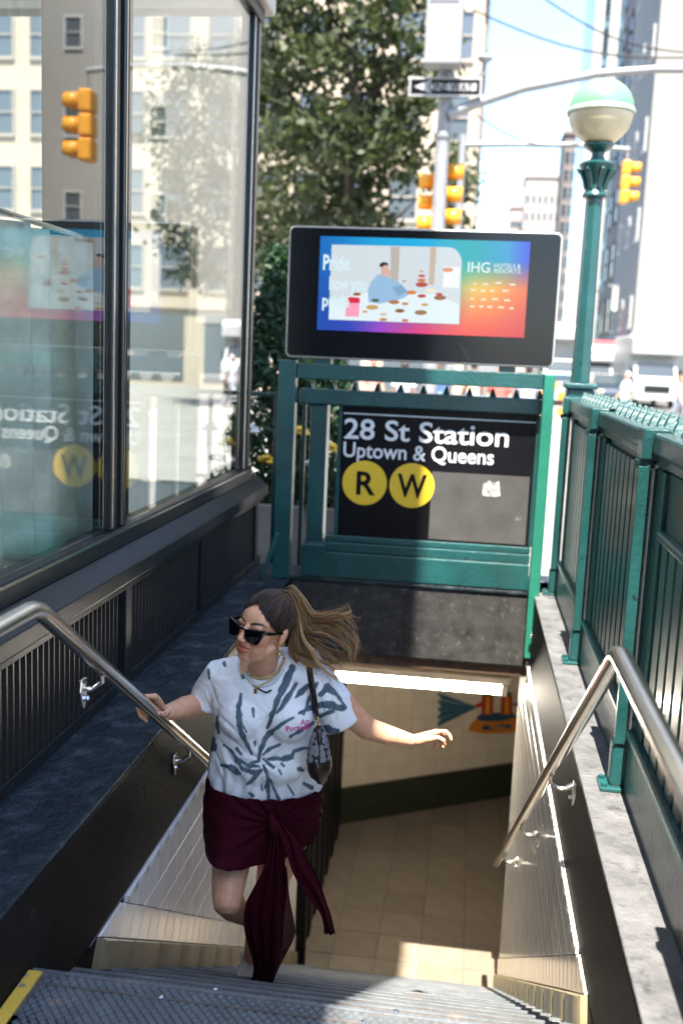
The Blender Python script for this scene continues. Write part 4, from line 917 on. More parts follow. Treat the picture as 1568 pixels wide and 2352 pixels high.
# ================================================================== PASSERS-BY
SKIN0 = M('plain_skin', (.45, .25, .17), .5, sss=.05); HAIRD = M('dark_hair', (.03, .02, .015), .6)
def cloth(name, c): return M(name, c, .85, var=(5, .1))
def pedestrian(label, x, y, z0, yaw, top, bottom, hair=HAIRD, stride=.0, h=1.7, skin=SKIN0, group=None, short=True):
    t = thing('person', label, 'person', (x, y, z0), group); k = h / 1.7; R = Matrix.Rotation(yaw, 3, 'Z')
    def P(a, b, c): v = R @ Vector((a * k, b * k, c * k)); return (x + v.x, y + v.y, z0 + v.z)
    def T(mb, pts, r, n=10): mb.tube([P(*p) for p in pts], [q * k for q in r], n, rnd=True)
    b = MB(); s = stride
    b.ell(P(0, -.01, 1.58), (.075 * k, .092 * k, .115 * k), 14, 10); b.ell(P(0, -.095, 1.565), (.014, .02, .02), 8, 6); T(b, [(0, 0, 1.36), (0, 0, 1.52)], [.055, .05])
    T(b, [(0, 0, .92), (0, 0, 1.1), (0, 0, 1.3), (0, 0, 1.40)], [.13, .12, .14, .08])
    for q in (-1, 1):
        T(b, [(q * .17, 0, 1.37), (q * .23, .02 + q * s * .15, 1.1), (q * .23, -.08 + q * s * .3, .88), (q * .23, -.12 + q * s * .34, .8)], [.05, .042, .032, .028], 8)
        T(b, [(q * .09, 0, .92), (q * .1, -q * s * .45, .5), (q * .1, -q * s * .75 + .06, .1)], [.085, .06, .042], 8); T(b, [(q * .1, -q * s * .75 + .08, .05), (q * .1, -q * s * .75 - .12, .035)], [.04, .035], 8)
    me = remesh(b, .02, 3); link('body', me, skin, t)
    c = MB(); T(c, [(0, 0, .9), (0, 0, 1.05), (0, 0, 1.25), (0, 0, 1.38)], [.165, .155, .175, .11], 14)
    for q in (-1, 1): T(c, [(q * .14, 0, 1.36), (q * .215, .02 + q * s * .09, 1.2)], [.075, .072], 10)
    link('shirt', remesh(c, .025, 3), top, t)
    c = MB(); T(c, [(0, 0, .85), (0, 0, .97)], [.16, .155], 12)
    e = .55 if short else .12
    for q in (-1, 1): T(c, [(q * .09, 0, .9), (q * .1, -q * s * .45, .52)] + ([] if short else [(q * .1, -q * s * .75 + .05, e)]), [.11, .09] + ([] if short else [.075]), 10)
    link('trousers', remesh(c, .025, 3), bottom, t)
    c = MB(); c.ell(P(0, .02, 1.61), (.085 * k, .095 * k, .105 * k), 14, 10); o = c.build('hair', hair, t, smooth=True)
    bm = bmesh.new(); bm.from_mesh(o.data); dv = [v for v in bm.verts if (R.inverted() @ (v.co - Vector(P(0, 0, 1.6)))).y < -.035 * k and v.co.z < P(0, 0, 1.655)[2]]; bmesh.ops.delete(bm, geom=dv, context='VERTS'); bm.to_mesh(o.data); bm.free()
    c = MB()
    for q in (-1, 1): T(c, [(q * .1, -q * s * .75 + .1, .05), (q * .1, -q * s * .75 - .13, .04)], [.048, .042], 8)
    c.build('shoes', DARKM, t, smooth=True); return t
WC = cloth('white_cotton', (.6, .62, .66)); BLU = cloth('blue_cotton', (.25, .4, .6)); CRM = cloth('cream_cotton', (.7, .6, .42)); PNK = cloth('red_print', (.6, .15, .12)); GRY = cloth('grey_cotton', (.2, .21, .24)); DEN = cloth('denim', (.12, .16, .24))
pedestrian('man in white cap and pale shirt striding across the street', gx(1442, 31), 31, -.14, -1.2, WC, cloth('pale_trousers', (.4, .42, .46)), WC, .45, 1.75, short=False)
pedestrian('person in white top and shorts at the right edge of the street', gx(1566, 30), 30, -.14, 1.2, WC, GRY, M('auburn_hair', (.25, .09, .04), .6), .4)
for k, (px, top, lab) in enumerate(((722, WC, 'person in white shirt half hidden behind the left end of the sign'), (775, GRY, 'person in grey shirt behind the left half of the sign'), (858, cloth('coral_top', (.6, .3, .24)), 'person in coral shirt standing behind the sign'), (930, WC, 'person in white shirt behind the middle of the sign'), (1010, BLU, 'person in light blue shirt behind the sign'), (1088, CRM, 'person in cream shirt behind the right half of the sign'), (1150, PNK, 'person in red shirt behind the right half of the sign'), (1215, WC, 'person in white shirt behind the right end of the sign'))):
    Y = 20.6 + 1.2 * (k % 3); pedestrian(lab, gx(px, Y), Y, 0, .4 * (k % 3) - .3 + (3.14 if k % 2 else 0), top, DEN if k % 2 else GRY, h=1.66 + .04 * (k % 3))
# ================================================================== THE WOMAN ON THE STAIRS
def vcolmat(name, rough=.5, sss=0, attr='Col', bump=None, spec=.5, var=None, translucent=0):
    m = bpy.data.materials.new(name); m.use_nodes = True; N = m.node_tree.nodes; L = m.node_tree.links; b = N['Principled BSDF']
    b.inputs['Roughness'].default_value = rough; b.inputs['Specular IOR Level'].default_value = spec
    at = N.new('ShaderNodeVertexColor'); at.layer_name = attr; cur = at.outputs[0]
    if var:
        tc = N.new('ShaderNodeTexCoord'); n = N.new('ShaderNodeTexNoise'); n.inputs['Scale'].default_value = var[0]; n.inputs['Detail'].default_value = 4; L.new(tc.outputs['Object'], n.inputs['Vector'])
        mr = N.new('ShaderNodeMapRange'); mr.inputs['From Min'].default_value = .3; mr.inputs['From Max'].default_value = .7; mr.inputs['To Min'].default_value = 1 - var[1]; mr.inputs['To Max'].default_value = 1 + var[1]; L.new(n.outputs['Fac'], mr.inputs['Value'])
        hs = N.new('ShaderNodeHueSaturation'); L.new(cur, hs.inputs['Color']); L.new(mr.outputs[0], hs.inputs['Value']); cur = hs.outputs[0]
    L.new(cur, b.inputs['Base Color'])
    if sss: b.inputs['Subsurface Weight'].default_value = sss; b.inputs['Subsurface Radius'].default_value = (.012, .005, .003); b.inputs['Subsurface Scale'].default_value = 1
    if bump:
        tc = N.new('ShaderNodeTexCoord'); n = N.new('ShaderNodeTexNoise'); n.inputs['Scale'].default_value = bump[0]; n.inputs['Detail'].default_value = 3; L.new(tc.outputs['Object'], n.inputs['Vector'])
        bp = N.new('ShaderNodeBump'); bp.inputs['Strength'].default_value = bump[1]; bp.inputs['Distance'].default_value = bump[2]; L.new(n.outputs['Fac'], bp.inputs['Height']); L.new(bp.outputs[0], b.inputs['Normal'])
    return m
ZT5 = -RISE * 5
wo = thing('person', 'woman in tie dye shirt, maroon wrap skirt and sunglasses climbing the stairs', 'person', tuple(atY(590, 2230, 3.62).xy) + (ZT5,))
P = atY
HC = P(606, 1440, 3.46); HS = 1.09
HR = Matrix.Rotation(math.radians(-29), 3, 'Z') @ Matrix.Rotation(math.radians(9), 3, 'Y') @ Matrix.Rotation(math.radians(-4), 3, 'X')
def HL(x, y, z): return HC + HR @ Vector((x, y, z)) * HS
body = MB()
def hell(c, r, n=18, m=12, rot=None): body.ell(HL(*c), [q * HS for q in r], n, m, HR @ rot if rot is not None else HR)
hell((0, .022, .032), (.075, .094, .083), 28, 18); hell((0, -.034, .03), (.061, .052, .058)); hell((0, -.04, -.025), (.058, .05, .058)); hell((0, -.026, -.062), (.05, .052, .042)); hell((0, -.066, -.097), (.021, .019, .016))
for s in (-1, 1):
    hell((s * .034, -.062, -.026), (.027, .025, .025)); hell((s * .030, -.074, .018), (.022, .012, .010)); hell((s * .03, -.048, -.058), (.027, .034, .034)); hell((s * .026, -.055, -.078), (.022, .024, .02)); hell((s * .010, -.105, -.031), (.008, .009, .007)); hell((s * .035, -.038, -.072), (.022, .035, .022))
    hell((s * .077, .016, -.006), (.009, .017, .030), rot=Matrix.Rotation(-.25, 3, 'X')); hell((s * .074, .008, -.030), (.009, .009, .012))
for s in (-1, 1): body.tube([HL(s * .008, -.068, -.097), HL(s * .034, -.045, -.084), HL(s * .052, -.005, -.056)], [.017 * HS, .019 * HS, .018 * HS], 12, rnd=True)
body.tube([HL(0, -.086, .016), HL(0, -.099, -.004), HL(0, -.110, -.022)], [.008 * HS, .009 * HS, .0105 * HS], 10, rnd=True); hell((0, -.111, -.025), (.0115, .011, .010))
hell((0, -.081, -.060), (.024, .015, .019)); hell((0, -.070, -.080), (.026, .016, .016)); hell((0, -.062, -.088), (.03, .022, .016))
NB = P(606, 1535, 3.55)
body.tube([HL(0, .022, -.03), HL(0, .03, -.095), NB, P(608, 1580, 3.58)], [.055, .052, .058, .085], 20)
# trunk and limbs
body.tube([P(610, 1552, 3.58), P(612, 1620, 3.58), P(612, 1720, 3.62), P(606, 1800, 3.65), P(602, 1880, 3.66)], [.12, .145, .14, .155, .15], 20, ry=[.07, .1, .105, .12, .12], ref=(0, 1, 0))
body.tube([P(570, 1548, 3.57), P(505, 1556, 3.58), P(478, 1600, 3.62), P(458, 1618, 3.60), P(425, 1625, 3.50), P(395, 1634, 3.42), P(374, 1638, 3.37)], [.05, .055, .05, .046, .043, .033, .025], 16, rnd=True)
body.tube([P(650, 1548, 3.57), P(735, 1560, 3.56), P(790, 1626, 3.57), P(842, 1673, 3.59), P(890, 1688, 3.61), P(946, 1701, 3.64)], [.05, .056, .052, .044, .038, .0245], 16, rnd=True)
hipL = P(560, 1868, 3.62); kneeL = P(522, 2070, 3.37); ankL = P(606, 2120, 3.86)
body.tube([hipL, P(535, 1960, 3.50), P(524, 2030, 3.41), kneeL], [.092, .078, .064, .056], 18, rnd=True)
body.tube([kneeL, P(534, 2082, 3.50), P(560, 2098, 3.64), ankL], [.053, .055, .046, .034], 16, rnd=True)
body.tube([ankL, ankL + Vector((.02, .06, -.03)), ankL + Vector((.03, .08, -.09))], [.035, .038, .03], 12, rnd=True)
hipR = P(648, 1868, 3.65); kneeR = P(617, 2062, 3.56); ankR = P(577, 2205, 3.765)
body.tube([hipR, P(640, 1960, 3.60), P(628, 2015, 3.57), kneeR, P(606, 2105, 3.62), P(592, 2150, 3.68), ankR], [.095, .082, .068, .056, .054, .05, .034], 18, rnd=True)
ftz = ZT5 + .045
body.tube([ankR, Vector((ankR.x, ankR.y + .01, ftz)), Vector((ankR.x - .01, ankR.y - .10, ftz - .005))], [.034, .036, .03], 12, rnd=True)
# hand on the rail
def zr(y): return 1.05 - .648 * (y - 2.30)
RX = -1.045; wr = P(374, 1638, 3.37)
kn = []
for k, y in enumerate((3.205, 3.228, 3.251, 3.272)):
    K = Vector((RX + .018 - .003 * k, y, zr(y) + .050 - .004 * abs(k - 1))); kn.append(K)
    out_ = (.052, .056, .053, .045)[k]
    body.tube([K, Vector((RX - .022, y - .012, zr(y) + .046)), Vector((RX - .038, y - .018, zr(y) + .012)), Vector((RX - .026, y - .02, zr(y) - .022))], [.0105, .0095, .0088, .0078], 10, rnd=True)
for K in kn: body.tube([wr + (K - wr) * .12, wr + (K - wr) * .6 + Vector((0, 0, .006)), K], [.021, .0155, .012], 10, rnd=True)
tb = wr + Vector((.0, -.035, -.012)); ty = 3.285
body.tube([tb, Vector((RX + .045, ty + .01, zr(ty) + .022)), Vector((RX + .036, ty - .022, zr(ty) + .014)), Vector((RX + .022, ty - .045, zr(ty) + .024))], [.018, .0125, .0105, .0088], 10, rnd=True)
# free hand
wl = P(946, 1701, 3.64)
fing = [([(1003, 1681, 3.635), (1024, 1680, 3.63), (1033, 1690, 3.62), (1036, 1699, 3.615)], (.0105, .0092, .0085, .0072)),
        ([(1001, 1688, 3.655), (1021, 1690, 3.65), (1024, 1706, 3.645), (1017, 1716, 3.64)], (.0105, .0092, .0085, .0072)),
        ([(996, 1694, 3.675), (1012, 1700, 3.675), (1012, 1714, 3.67), (1004, 1719, 3.665)], (.0100, .0088, .008, .007)),
        ([(990, 1699, 3.69), (1000, 1707, 3.69), (999, 1716, 3.685), (993, 1719, 3.68)], (.009, .0078, .0072, .0065))]
for pts, r in fing:
    q = [P(*p) for p in pts]; body.tube(q, r, 10, rnd=True); body.tube([wl + (q[0] - wl) * .1, wl + (q[0] - wl) * .6, q[0]], [.021, .0165, .0125], 10, rnd=True)
body.tube([P(962, 1703, 3.625), P(984, 1697, 3.60), P(1006, 1694, 3.595), P(1018, 1700, 3.595), P(1020, 1710, 3.60)], [.019, .0135, .0105, .0095, .008], 10, rnd=True)
bme = remesh(body, .0036, 7, .5, 'body')
co = np.empty(len(bme.vertices) * 3, 'f'); bme.vertices.foreach_get('co', co); co = co.reshape(-1, 3)
SK = np.array((.68, .35, .21)); cols = np.tile(SK, (len(co), 1))
def projn(c):
    q = (c - np.array(CAMP)) @ np.array(RW)      # world -> camera space
    return CXP + FPX * q[:, 0] / q[:, 2], CYP + FPX * q[:, 1] / q[:, 2]
pxx, pyy = projn(co)
for s in (-1, 1):
    c = np.array(HL(s * .046, -.07, -.032)); d = np.linalg.norm(co - c, axis=1); k = np.exp(-(d / .03) ** 2)[:, None] * .5; cols = cols * (1 - k) + np.array((.62, .20, .13)) * k
lc = np.array(HL(0, -.105, -.03)); 
INK = np.array((.07, .075, .08))
for (x, y, w_, h) in ((376, 1632, 4, 3), (380, 1637, 3, 4), (371, 1640, 3, 4), (386, 1628, 3, 2), (942, 1698, 6, 5), (952, 1694, 2, 2), (958, 1697, 2.5, 1.5), (783, 1671, 5, 7), (828, 1702, 9, 1.6), (846, 1707, 9, 1.6)):
    k = (((pxx - x) / w_) ** 2 + ((pyy - y) / h) ** 2 < 1) & (co[:, 1] < 3.68) & (np.sin(pxx * 2.3 + pyy * 1.7) > -.35); cols[k] = cols[k] * .35 + INK * .65
colmesh(bme, cols)
link('body', bme, vcolmat('skin', .45, .12, bump=(260, .18, .002), var=(40, .1)), wo)
# face details
LIP = M('lips', (.42, .07, .06), .3, sss=.05); BROW = M('eyebrow', (.06, .035, .025), .8)
c = MB(); c.tube([HL(-.024, -.083, -.058), HL(-.012, -.0945, -.0535), HL(0, -.0960, -.0555), HL(.012, -.0945, -.0535), HL(.024, -.083, -.058)], [.002, .0042, .0042, .0042, .002], 8, ry=[.0025, .005, .0045, .005, .0025]); c.build('upper_lip', LIP, wo, smooth=True)
c = MB(); c.tube([HL(-.021, -.083, -.0645), HL(-.01, -.0935, -.0695), HL(0, -.0955, -.0705), HL(.01, -.0935, -.0695), HL(.021, -.083, -.0645)], [.002, .0048, .0055, .0048, .002], 8); c.build('lower_lip', LIP, wo, smooth=True)
c = MB(); c.tube([HL(-.018, -.083, -.0618), HL(0, -.0925, -.0625), HL(.018, -.083, -.0618)], [.001, .0034, .001], 6); c.build('mouth_opening', BLACKM, wo)
for s in (-1, 1):
    c = MB(); c.tube([HL(s * .013, -.0885, .0255), HL(s * .03, -.0855, .0335), HL(s * .046, -.073, .0345), HL(s * .055, -.061, .027)], [.002, .0026, .002, .0008], 8, ry=[.0035, .004, .003, .001], ref=(0, 0, 1)); c.build('eyebrow', BROW, wo, smooth=True)
# sunglasses
FRM = M('black_acetate', (.004, .004, .005), .2, spec=.3); LNS = M('black_lens', (.003, .003, .004), .15, spec=.12)
gl_ = FRM
sgp = tag(bpy.data.objects.new('sunglasses', None), 'black angular cat eye sunglasses worn by the woman on the stairs', 'sunglasses'); COL.objects.link(sgp); sgp.location = HL(0, -.11, .0)
def gpt(u, v, y): 
    yy = y + .55 * max(0, abs(u) - .01) ** 2 * 8
    return HL(u, yy, v)
for s in (-1, 1):
    outl = [(s * u, v) for u, v in ((.009, .010), (.028, .0165), (.060, .0215), (.078, .0255), (.0745, .003), (.064, -.0265), (.052, -.031), (.026, -.0265), (.013, -.014))]
    k = len(outl); c = MB()
    c.add([gpt(u, v, -.1115) for u, v in outl] + [gpt(u, v, -.1065) for u, v in outl], [tuple(range(k)), tuple(range(k, 2 * k))[::-1]] + [(i, (i + 1) % k, (i + 1) % k + k, i + k) for i in range(k)]); fr_ = c.build('frame', FRM, sgp, bevel=.0015)
    cu = sum(u for u, v in outl) / k; cv = sum(v for u, v in outl) / k; il = [(cu + (u - cu) * .8, cv + (v - cv) * .8) for u, v in outl]
    c = MB(); c.add([gpt(u, v, -.1125) for u, v in il] + [gpt(u, v, -.1100) for u, v in il], [tuple(range(k))] + [(i, (i + 1) % k, (i + 1) % k + k, i + k) for i in range(k)]); c.build('lens', LNS, fr_)
    c = MB(); c.tube([gpt(s * .0745, .016, -.109), HL(s * .080, -.05, .010), HL(s * .080, .0, .006), HL(s * .080, .028, -.008)], [.0022] * 4, 8, ry=[.0065, .006, .005, .004]); c.build('temple', FRM, sgp, smooth=True)
    c = MB(); c.tube([gpt(s * .0755, .018, -.1125), gpt(s * .0735, .006, -.1125)], .0011, 6); c.build('gold_trim', GOLD, sgp)
c = MB(); c.tube([gpt(-.012, .008, -.109), HL(0, -.1125, .0105), gpt(.012, .008, -.109)], .003, 8, ry=.0045); c.build('bridge', FRM, sgp, smooth=True)
# hair: swept back scalp and a flying ponytail
rs = random.Random(11)
HAIRM = vcolmat('hair_strands', .45, 0, spec=.3)
TIE = Vector((.004, .066, .118)); cap = MB(); ccol = []
EC, ER = Vector((0, .022, .036)), Vector((.0815, .1045, .0905))
def on_cap(p, k=1.0):
    d = Vector(((p.x - EC.x) / ER.x, (p.y - EC.y) / ER.y, (p.z - EC.z) / ER.z)); l = d.length
    return Vector((EC.x + d.x / l * ER.x * k, EC.y + d.y / l * ER.y * k, EC.z + d.z / l * ER.z * k))
nT, nA = 26, 40; G = []
for i in range(nT + 1):
    row = []
    for j in range(nA):
        a = 2 * math.pi * j / nA      # a = 0 points to the face
        fx, fy = math.sin(a), -math.cos(a)
        lim = math.radians(63) if abs(math.sin(a / 2)) < .3 else None
        f = abs(((a + math.pi) % (2 * math.pi)) - math.pi) / math.pi       # 0 at the face, 1 at the nape
        tmax = math.radians(48 + 69 * min(1, f / .42) ** 1.2 + 12 * max(0, f - .42))
        t = tmax * i / nT
        row.append(HL(EC.x + ER.x * math.sin(t) * fx, EC.y + ER.y * math.sin(t) * fy, EC.z + ER.z * math.cos(t)))
    G.append(row)
cap.grid(G, closed=True); cme = cap.mesh('scalp_hair'); colmesh(cme, [(.012, .008, .006)] * len(cme.vertices)); link('scalp_hair', cme, HAIRM, wo, smooth=True)
st_ = MB(); stc = []
def strand(pts, r0, r1, c0, c1, n=5, mb=None, cl=None):
    k = len(pts); o = len(mb.v); mb.tube(pts, [r0 + (r1 - r0) * (i / (k - 1)) ** 1.5 for i in range(k)], n, caps=False)
    for i in range(k):
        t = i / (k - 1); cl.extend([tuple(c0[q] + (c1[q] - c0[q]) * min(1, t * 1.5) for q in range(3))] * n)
for q in range(520):
    a = rs.uniform(-math.pi, math.pi); f = abs(a) / math.pi; tmax = math.radians(rs.gauss(51, 1.8) + 69 * min(1, f / .42) ** 1.2 + 12 * max(0, f - .42))
    s0 = Vector((EC.x + ER.x * math.sin(tmax) * math.sin(a), EC.y - ER.y * math.sin(tmax) * math.cos(a), EC.z + ER.z * math.cos(tmax)))
    tg = TIE + Vector((rs.uniform(-.016, .016), rs.uniform(-.012, .012), rs.uniform(-.01, .004)))
    kk = rs.uniform(.998, 1.014); pts = [HL(*on_cap(s0.lerp(tg, t), kk if 0 < t < 1 else .985)) for t in [i / 9 for i in range(10)]]; pts[-1] = HL(*tg)
    b = rs.uniform(.5, 1.7); lt = rs.random() < .22
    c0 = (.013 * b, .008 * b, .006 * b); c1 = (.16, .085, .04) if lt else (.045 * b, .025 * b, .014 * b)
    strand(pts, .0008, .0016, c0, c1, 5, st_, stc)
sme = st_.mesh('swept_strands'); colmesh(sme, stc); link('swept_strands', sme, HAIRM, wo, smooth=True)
c = MB(); tp_ = HL(*TIE); c.tube([HL(*(TIE + Vector((-.002, -.006, -.010)))), HL(*TIE), HL(*(TIE + Vector((.003, .006, .006))))], [.014, .0165, .014], 14, rnd=True); c.build('hair_tie', BLACKM, wo, smooth=True)
t0 = proj(tp_)
FAM = [[(668, 1344), (690, 1366), (712, 1404), (746, 1412), (776, 1405), (792, 1392), (800, 1402), (812, 1396)],
       [(672, 1350), (698, 1390), (718, 1424), (750, 1420), (782, 1416), (804, 1436), (818, 1462), (824, 1492)],
       [(676, 1356), (700, 1402), (716, 1440), (748, 1432), (778, 1446), (798, 1470), (812, 1498), (806, 1530)],
       [(672, 1362), (694, 1412), (706, 1452), (738, 1462), (768, 1478), (790, 1492), (806, 1520), (800, 1548)],
       [(668, 1366), (688, 1420), (692, 1464), (704, 1498), (722, 1520), (742, 1540), (756, 1566), (764, 1590)],
       [(664, 1368), (680, 1424), (680, 1470), (686, 1504), (704, 1524), (728, 1532), (746, 1536), (760, 1530)],
       [(662, 1370), (674, 1430), (672, 1472), (672, 1500), (684, 1512), (700, 1516), (716, 1530), (720, 1548)]]
def spline(pts, n):
    out = []; k = len(pts)
    for i in range(n):
        t = i / (n - 1) * (k - 1); j = min(int(t), k - 2); u = t - j
        p0, p1, p2, p3 = pts[max(j - 1, 0)], pts[j], pts[j + 1], pts[min(j + 2, k - 1)]
        out.append(tuple(.5 * (2 * p1[d] + (p2[d] - p0[d]) * u + (2 * p0[d] - 5 * p1[d] + 4 * p2[d] - p3[d]) * u * u + (3 * p1[d] - p0[d] - 3 * p2[d] + p3[d]) * u ** 3) for d in range(len(p1))))
    return out
pt_ = MB(); ptc = []
BLOND = [(.44, .26, .12), (.26, .14, .06), (.56, .36, .18), (.15, .075, .03), (.36, .19, .08)]
for lk in range(46):
    thin = lk > 36; f = rs.uniform(0, len(FAM) - 1.001); i = int(f); u = f - i; ln0 = rs.uniform(.66, 1.0) if not thin else rs.uniform(.85, 1.0)
    sx, sy, sd2 = rs.gauss(0, 5), rs.gauss(0, 5), rs.gauss(0, .024); ph = rs.uniform(0, 6.3); am = rs.uniform(2.5, 7.5); fr = rs.uniform(4.5, 8.5); lc1 = BLOND[rs.randrange(5)]
    t00 = (t0[0] + rs.uniform(-7, 7), t0[1] + rs.uniform(-4, 6)); sprd = 2.6 if not thin else 5
    for q in range(26 if not thin else 9):
        base = [t00] + [(FAM[i][j][0] * (1 - u) + FAM[i + 1][j][0] * u, FAM[i][j][1] * (1 - u) + FAM[i + 1][j][1] * u) for j in range(8)]
        ox, oy, oz = rs.gauss(0, sprd), rs.gauss(0, sprd), rs.gauss(0, .006); ph2 = ph + rs.gauss(0, .16); am2 = am * rs.uniform(.85, 1.15); rad = rs.uniform(.0009, .0020) if not thin else .0006
        s_ = spline(base, 30); n_ = min(30, max(12, int(30 * ln0 * rs.uniform(.88, 1.0)))); pts = []
        for j in range(n_):
            t = j / 29; g = min(1, t * 2.2); pin = 1 - .45 * t
            x = s_[j][0] + sx * g * (.5 + t) + ox * g * pin + am2 * g * (.5 + .8 * t) * math.sin(fr * t * 2 + ph2); y = s_[j][1] + sy * g * (.5 + t) + oy * g * pin + am2 * g * (.5 + .8 * t) * math.cos(fr * t * 2 + ph2)
            pts.append(P(x, y, tp_.y + .02 + (3.52 - tp_.y) * g * .6 + (sd2 + oz) * g + .014 * math.sin(fr * t + ph) * g))
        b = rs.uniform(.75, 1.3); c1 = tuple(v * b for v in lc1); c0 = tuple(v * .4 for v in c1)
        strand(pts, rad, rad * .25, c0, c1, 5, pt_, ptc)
for q in range(70):
    f = rs.uniform(0, len(FAM) - 1.001); i = int(f); u = f - i; ph = rs.uniform(0, 6.3); am = rs.uniform(4, 14); fr = rs.uniform(2, 6); sx, sy = rs.gauss(0, 9), rs.gauss(-4, 10)
    base = [(t0[0] + rs.uniform(-10, 10), t0[1] + rs.uniform(-8, 6))] + [(FAM[i][j][0] * (1 - u) + FAM[i + 1][j][0] * u, FAM[i][j][1] * (1 - u) + FAM[i + 1][j][1] * u) for j in range(8)]; s_ = spline(base, 24)
    a0 = rs.randrange(0, 12); pts = [P(s_[j][0] + sx * j / 23 + am * (j / 23) * math.sin(fr * j / 11 + ph), s_[j][1] + sy * j / 23 + am * (j / 23) * math.cos(fr * j / 11 + ph), 3.5 + rs.gauss(0, .003)) for j in range(a0, 24)]
    c1 = BLOND[rs.randrange(3)]; strand(pts, .0005, .0003, c1, c1, 4, pt_, ptc)
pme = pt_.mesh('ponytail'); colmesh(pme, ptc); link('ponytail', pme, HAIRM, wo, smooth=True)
# ------------------------------------------------------------------ shirt
sh = MB()
rows = [(1524, 500, 733, 3.575, .068), (1545, 484, 754, 3.575, .088), (1580, 484, 752, 3.575, .112), (1620, 490, 748, 3.575, .128), (1660, 496, 746, 3.58, .132), (1700, 492, 744, 3.59, .138), (1740, 484, 745, 3.61, .148), (1775, 479, 745, 3.63, .158), (1795, 482, 741, 3.635, .155)]
pts, rx_, ry_ = [], [], []
for py, xl, xr, Y, d in rows:
    a, b = P(xl, py, Y), P(xr, py, Y); pts.append((a + b) / 2); rx_.append((b.x - a.x) / 2); ry_.append(d)
sh.tube([P(606, 1512, 3.565)] + pts, [.075] + rx_, 36, ry=[.05] + ry_, ref=(0, 1, 0), rnd=False)
for px, py in ((556, 1650), (664, 1652)): sh.ell(P(px, py, 3.485), (.092, .07, .088), 20, 14)
sh.ell(P(604, 1760, 3.50), (.15, .055, .075), 20, 12)
sh.tube([P(560, 1540, 3.575), P(505, 1552, 3.58), P(482, 1590, 3.605), P(467, 1622, 3.60)], [.07, .074, .074, .068], 20, ry=[.06, .066, .068, .064])
sh.tube([P(660, 1542, 3.575), P(728, 1560, 3.57), P(762, 1612, 3.565), P(789, 1664, 3.57)], [.07, .078, .082, .078], 20, ry=[.06, .07, .076, .074])
sme = remesh(sh, .0062, 9, .5, 'shirt')
bm = bmesh.new(); bm.from_mesh(sme); bmesh.ops.subdivide_edges(bm, edges=bm.edges[:], cuts=1, use_grid_fill=True); bm.normal_update(); bm.to_mesh(sme); bm.free()
n = len(sme.vertices); co = np.empty(n * 3, 'f'); sme.vertices.foreach_get('co', co); co = co.reshape(-1, 3); no = np.empty(n * 3, 'f'); sme.vertices.foreach_get('normal', no); no = no.reshape(-1, 3)
pxx, pyy = projn(co)
# folds: gathers rising from the hem, drapes between the bust and the waist, creases at the sleeves
def sstep(x, a, b): t = np.clip((x - a) / (b - a), 0, 1); return t * t * (3 - 2 * t)
ang = np.arctan2(co[:, 0] - P(606, 1700, 3.6).x, co[:, 1] - 3.60)
hemk = sstep(pyy, 1715, 1800)
disp = hemk * (.0042 * np.sin(ang * 11 + 1.2 * np.sin(ang * 3) + pyy * .03) + .002 * np.sin(ang * 23 - pyy * .05 + 1))
cxs, cys = 600, 1752
dx, dy = pxx - cxs, pyy - cys; rad = np.hypot(dx, dy); th = np.arctan2(dy, dx)
disp += .0028 * np.exp(-(rad / 75) ** 2) * np.sin(th * 9 + rad * .05)
def crease(x0, y0, x1, y1, w, a):
    global disp
    L2 = (x1 - x0) ** 2 + (y1 - y0) ** 2; t = np.clip(((pxx - x0) * (x1 - x0) + (pyy - y0) * (y1 - y0)) / L2, 0, 1); d = np.hypot(pxx - x0 - t * (x1 - x0), pyy - y0 - t * (y1 - y0)); disp += a * np.exp(-(d / w) ** 2) * np.sin(np.pi * np.clip(t, .03, .97))
for q in ((498, 1640, 560, 1700, 5, -.006), (494, 1665, 570, 1735, 5, -.005), (500, 1690, 545, 1770, 5, -.006), (745, 1650, 690, 1700, 6, -.006), (742, 1690, 690, 1745, 5, -.005), (612, 1640, 606, 1720, 10, -.006), (480, 1560, 500, 1625, 4, -.006), (470, 1580, 488, 1630, 3, .004), (755, 1580, 775, 1670, 5, -.006), (735, 1600, 745, 1660, 5, -.006), (770, 1590, 800, 1640, 4, .004), (640, 1590, 690, 1560, 6, -.003), (520, 1560, 560, 1590, 7, -.003), (490, 1720, 520, 1790, 4, -.006), (505, 1720, 548, 1800, 4, .005), (560, 1720, 540, 1780, 4, -.004)): crease(*q)
rn = np.random.RandomState(4); disp += .0009 * np.sin(pxx * .23 + 1.7 * np.sin(pyy * .11)) * np.sin(pyy * .19 + np.sin(pxx * .13))
co += no * disp[:, None]; sme.vertices.foreach_set('co', co.ravel().astype('f')); sme.update()
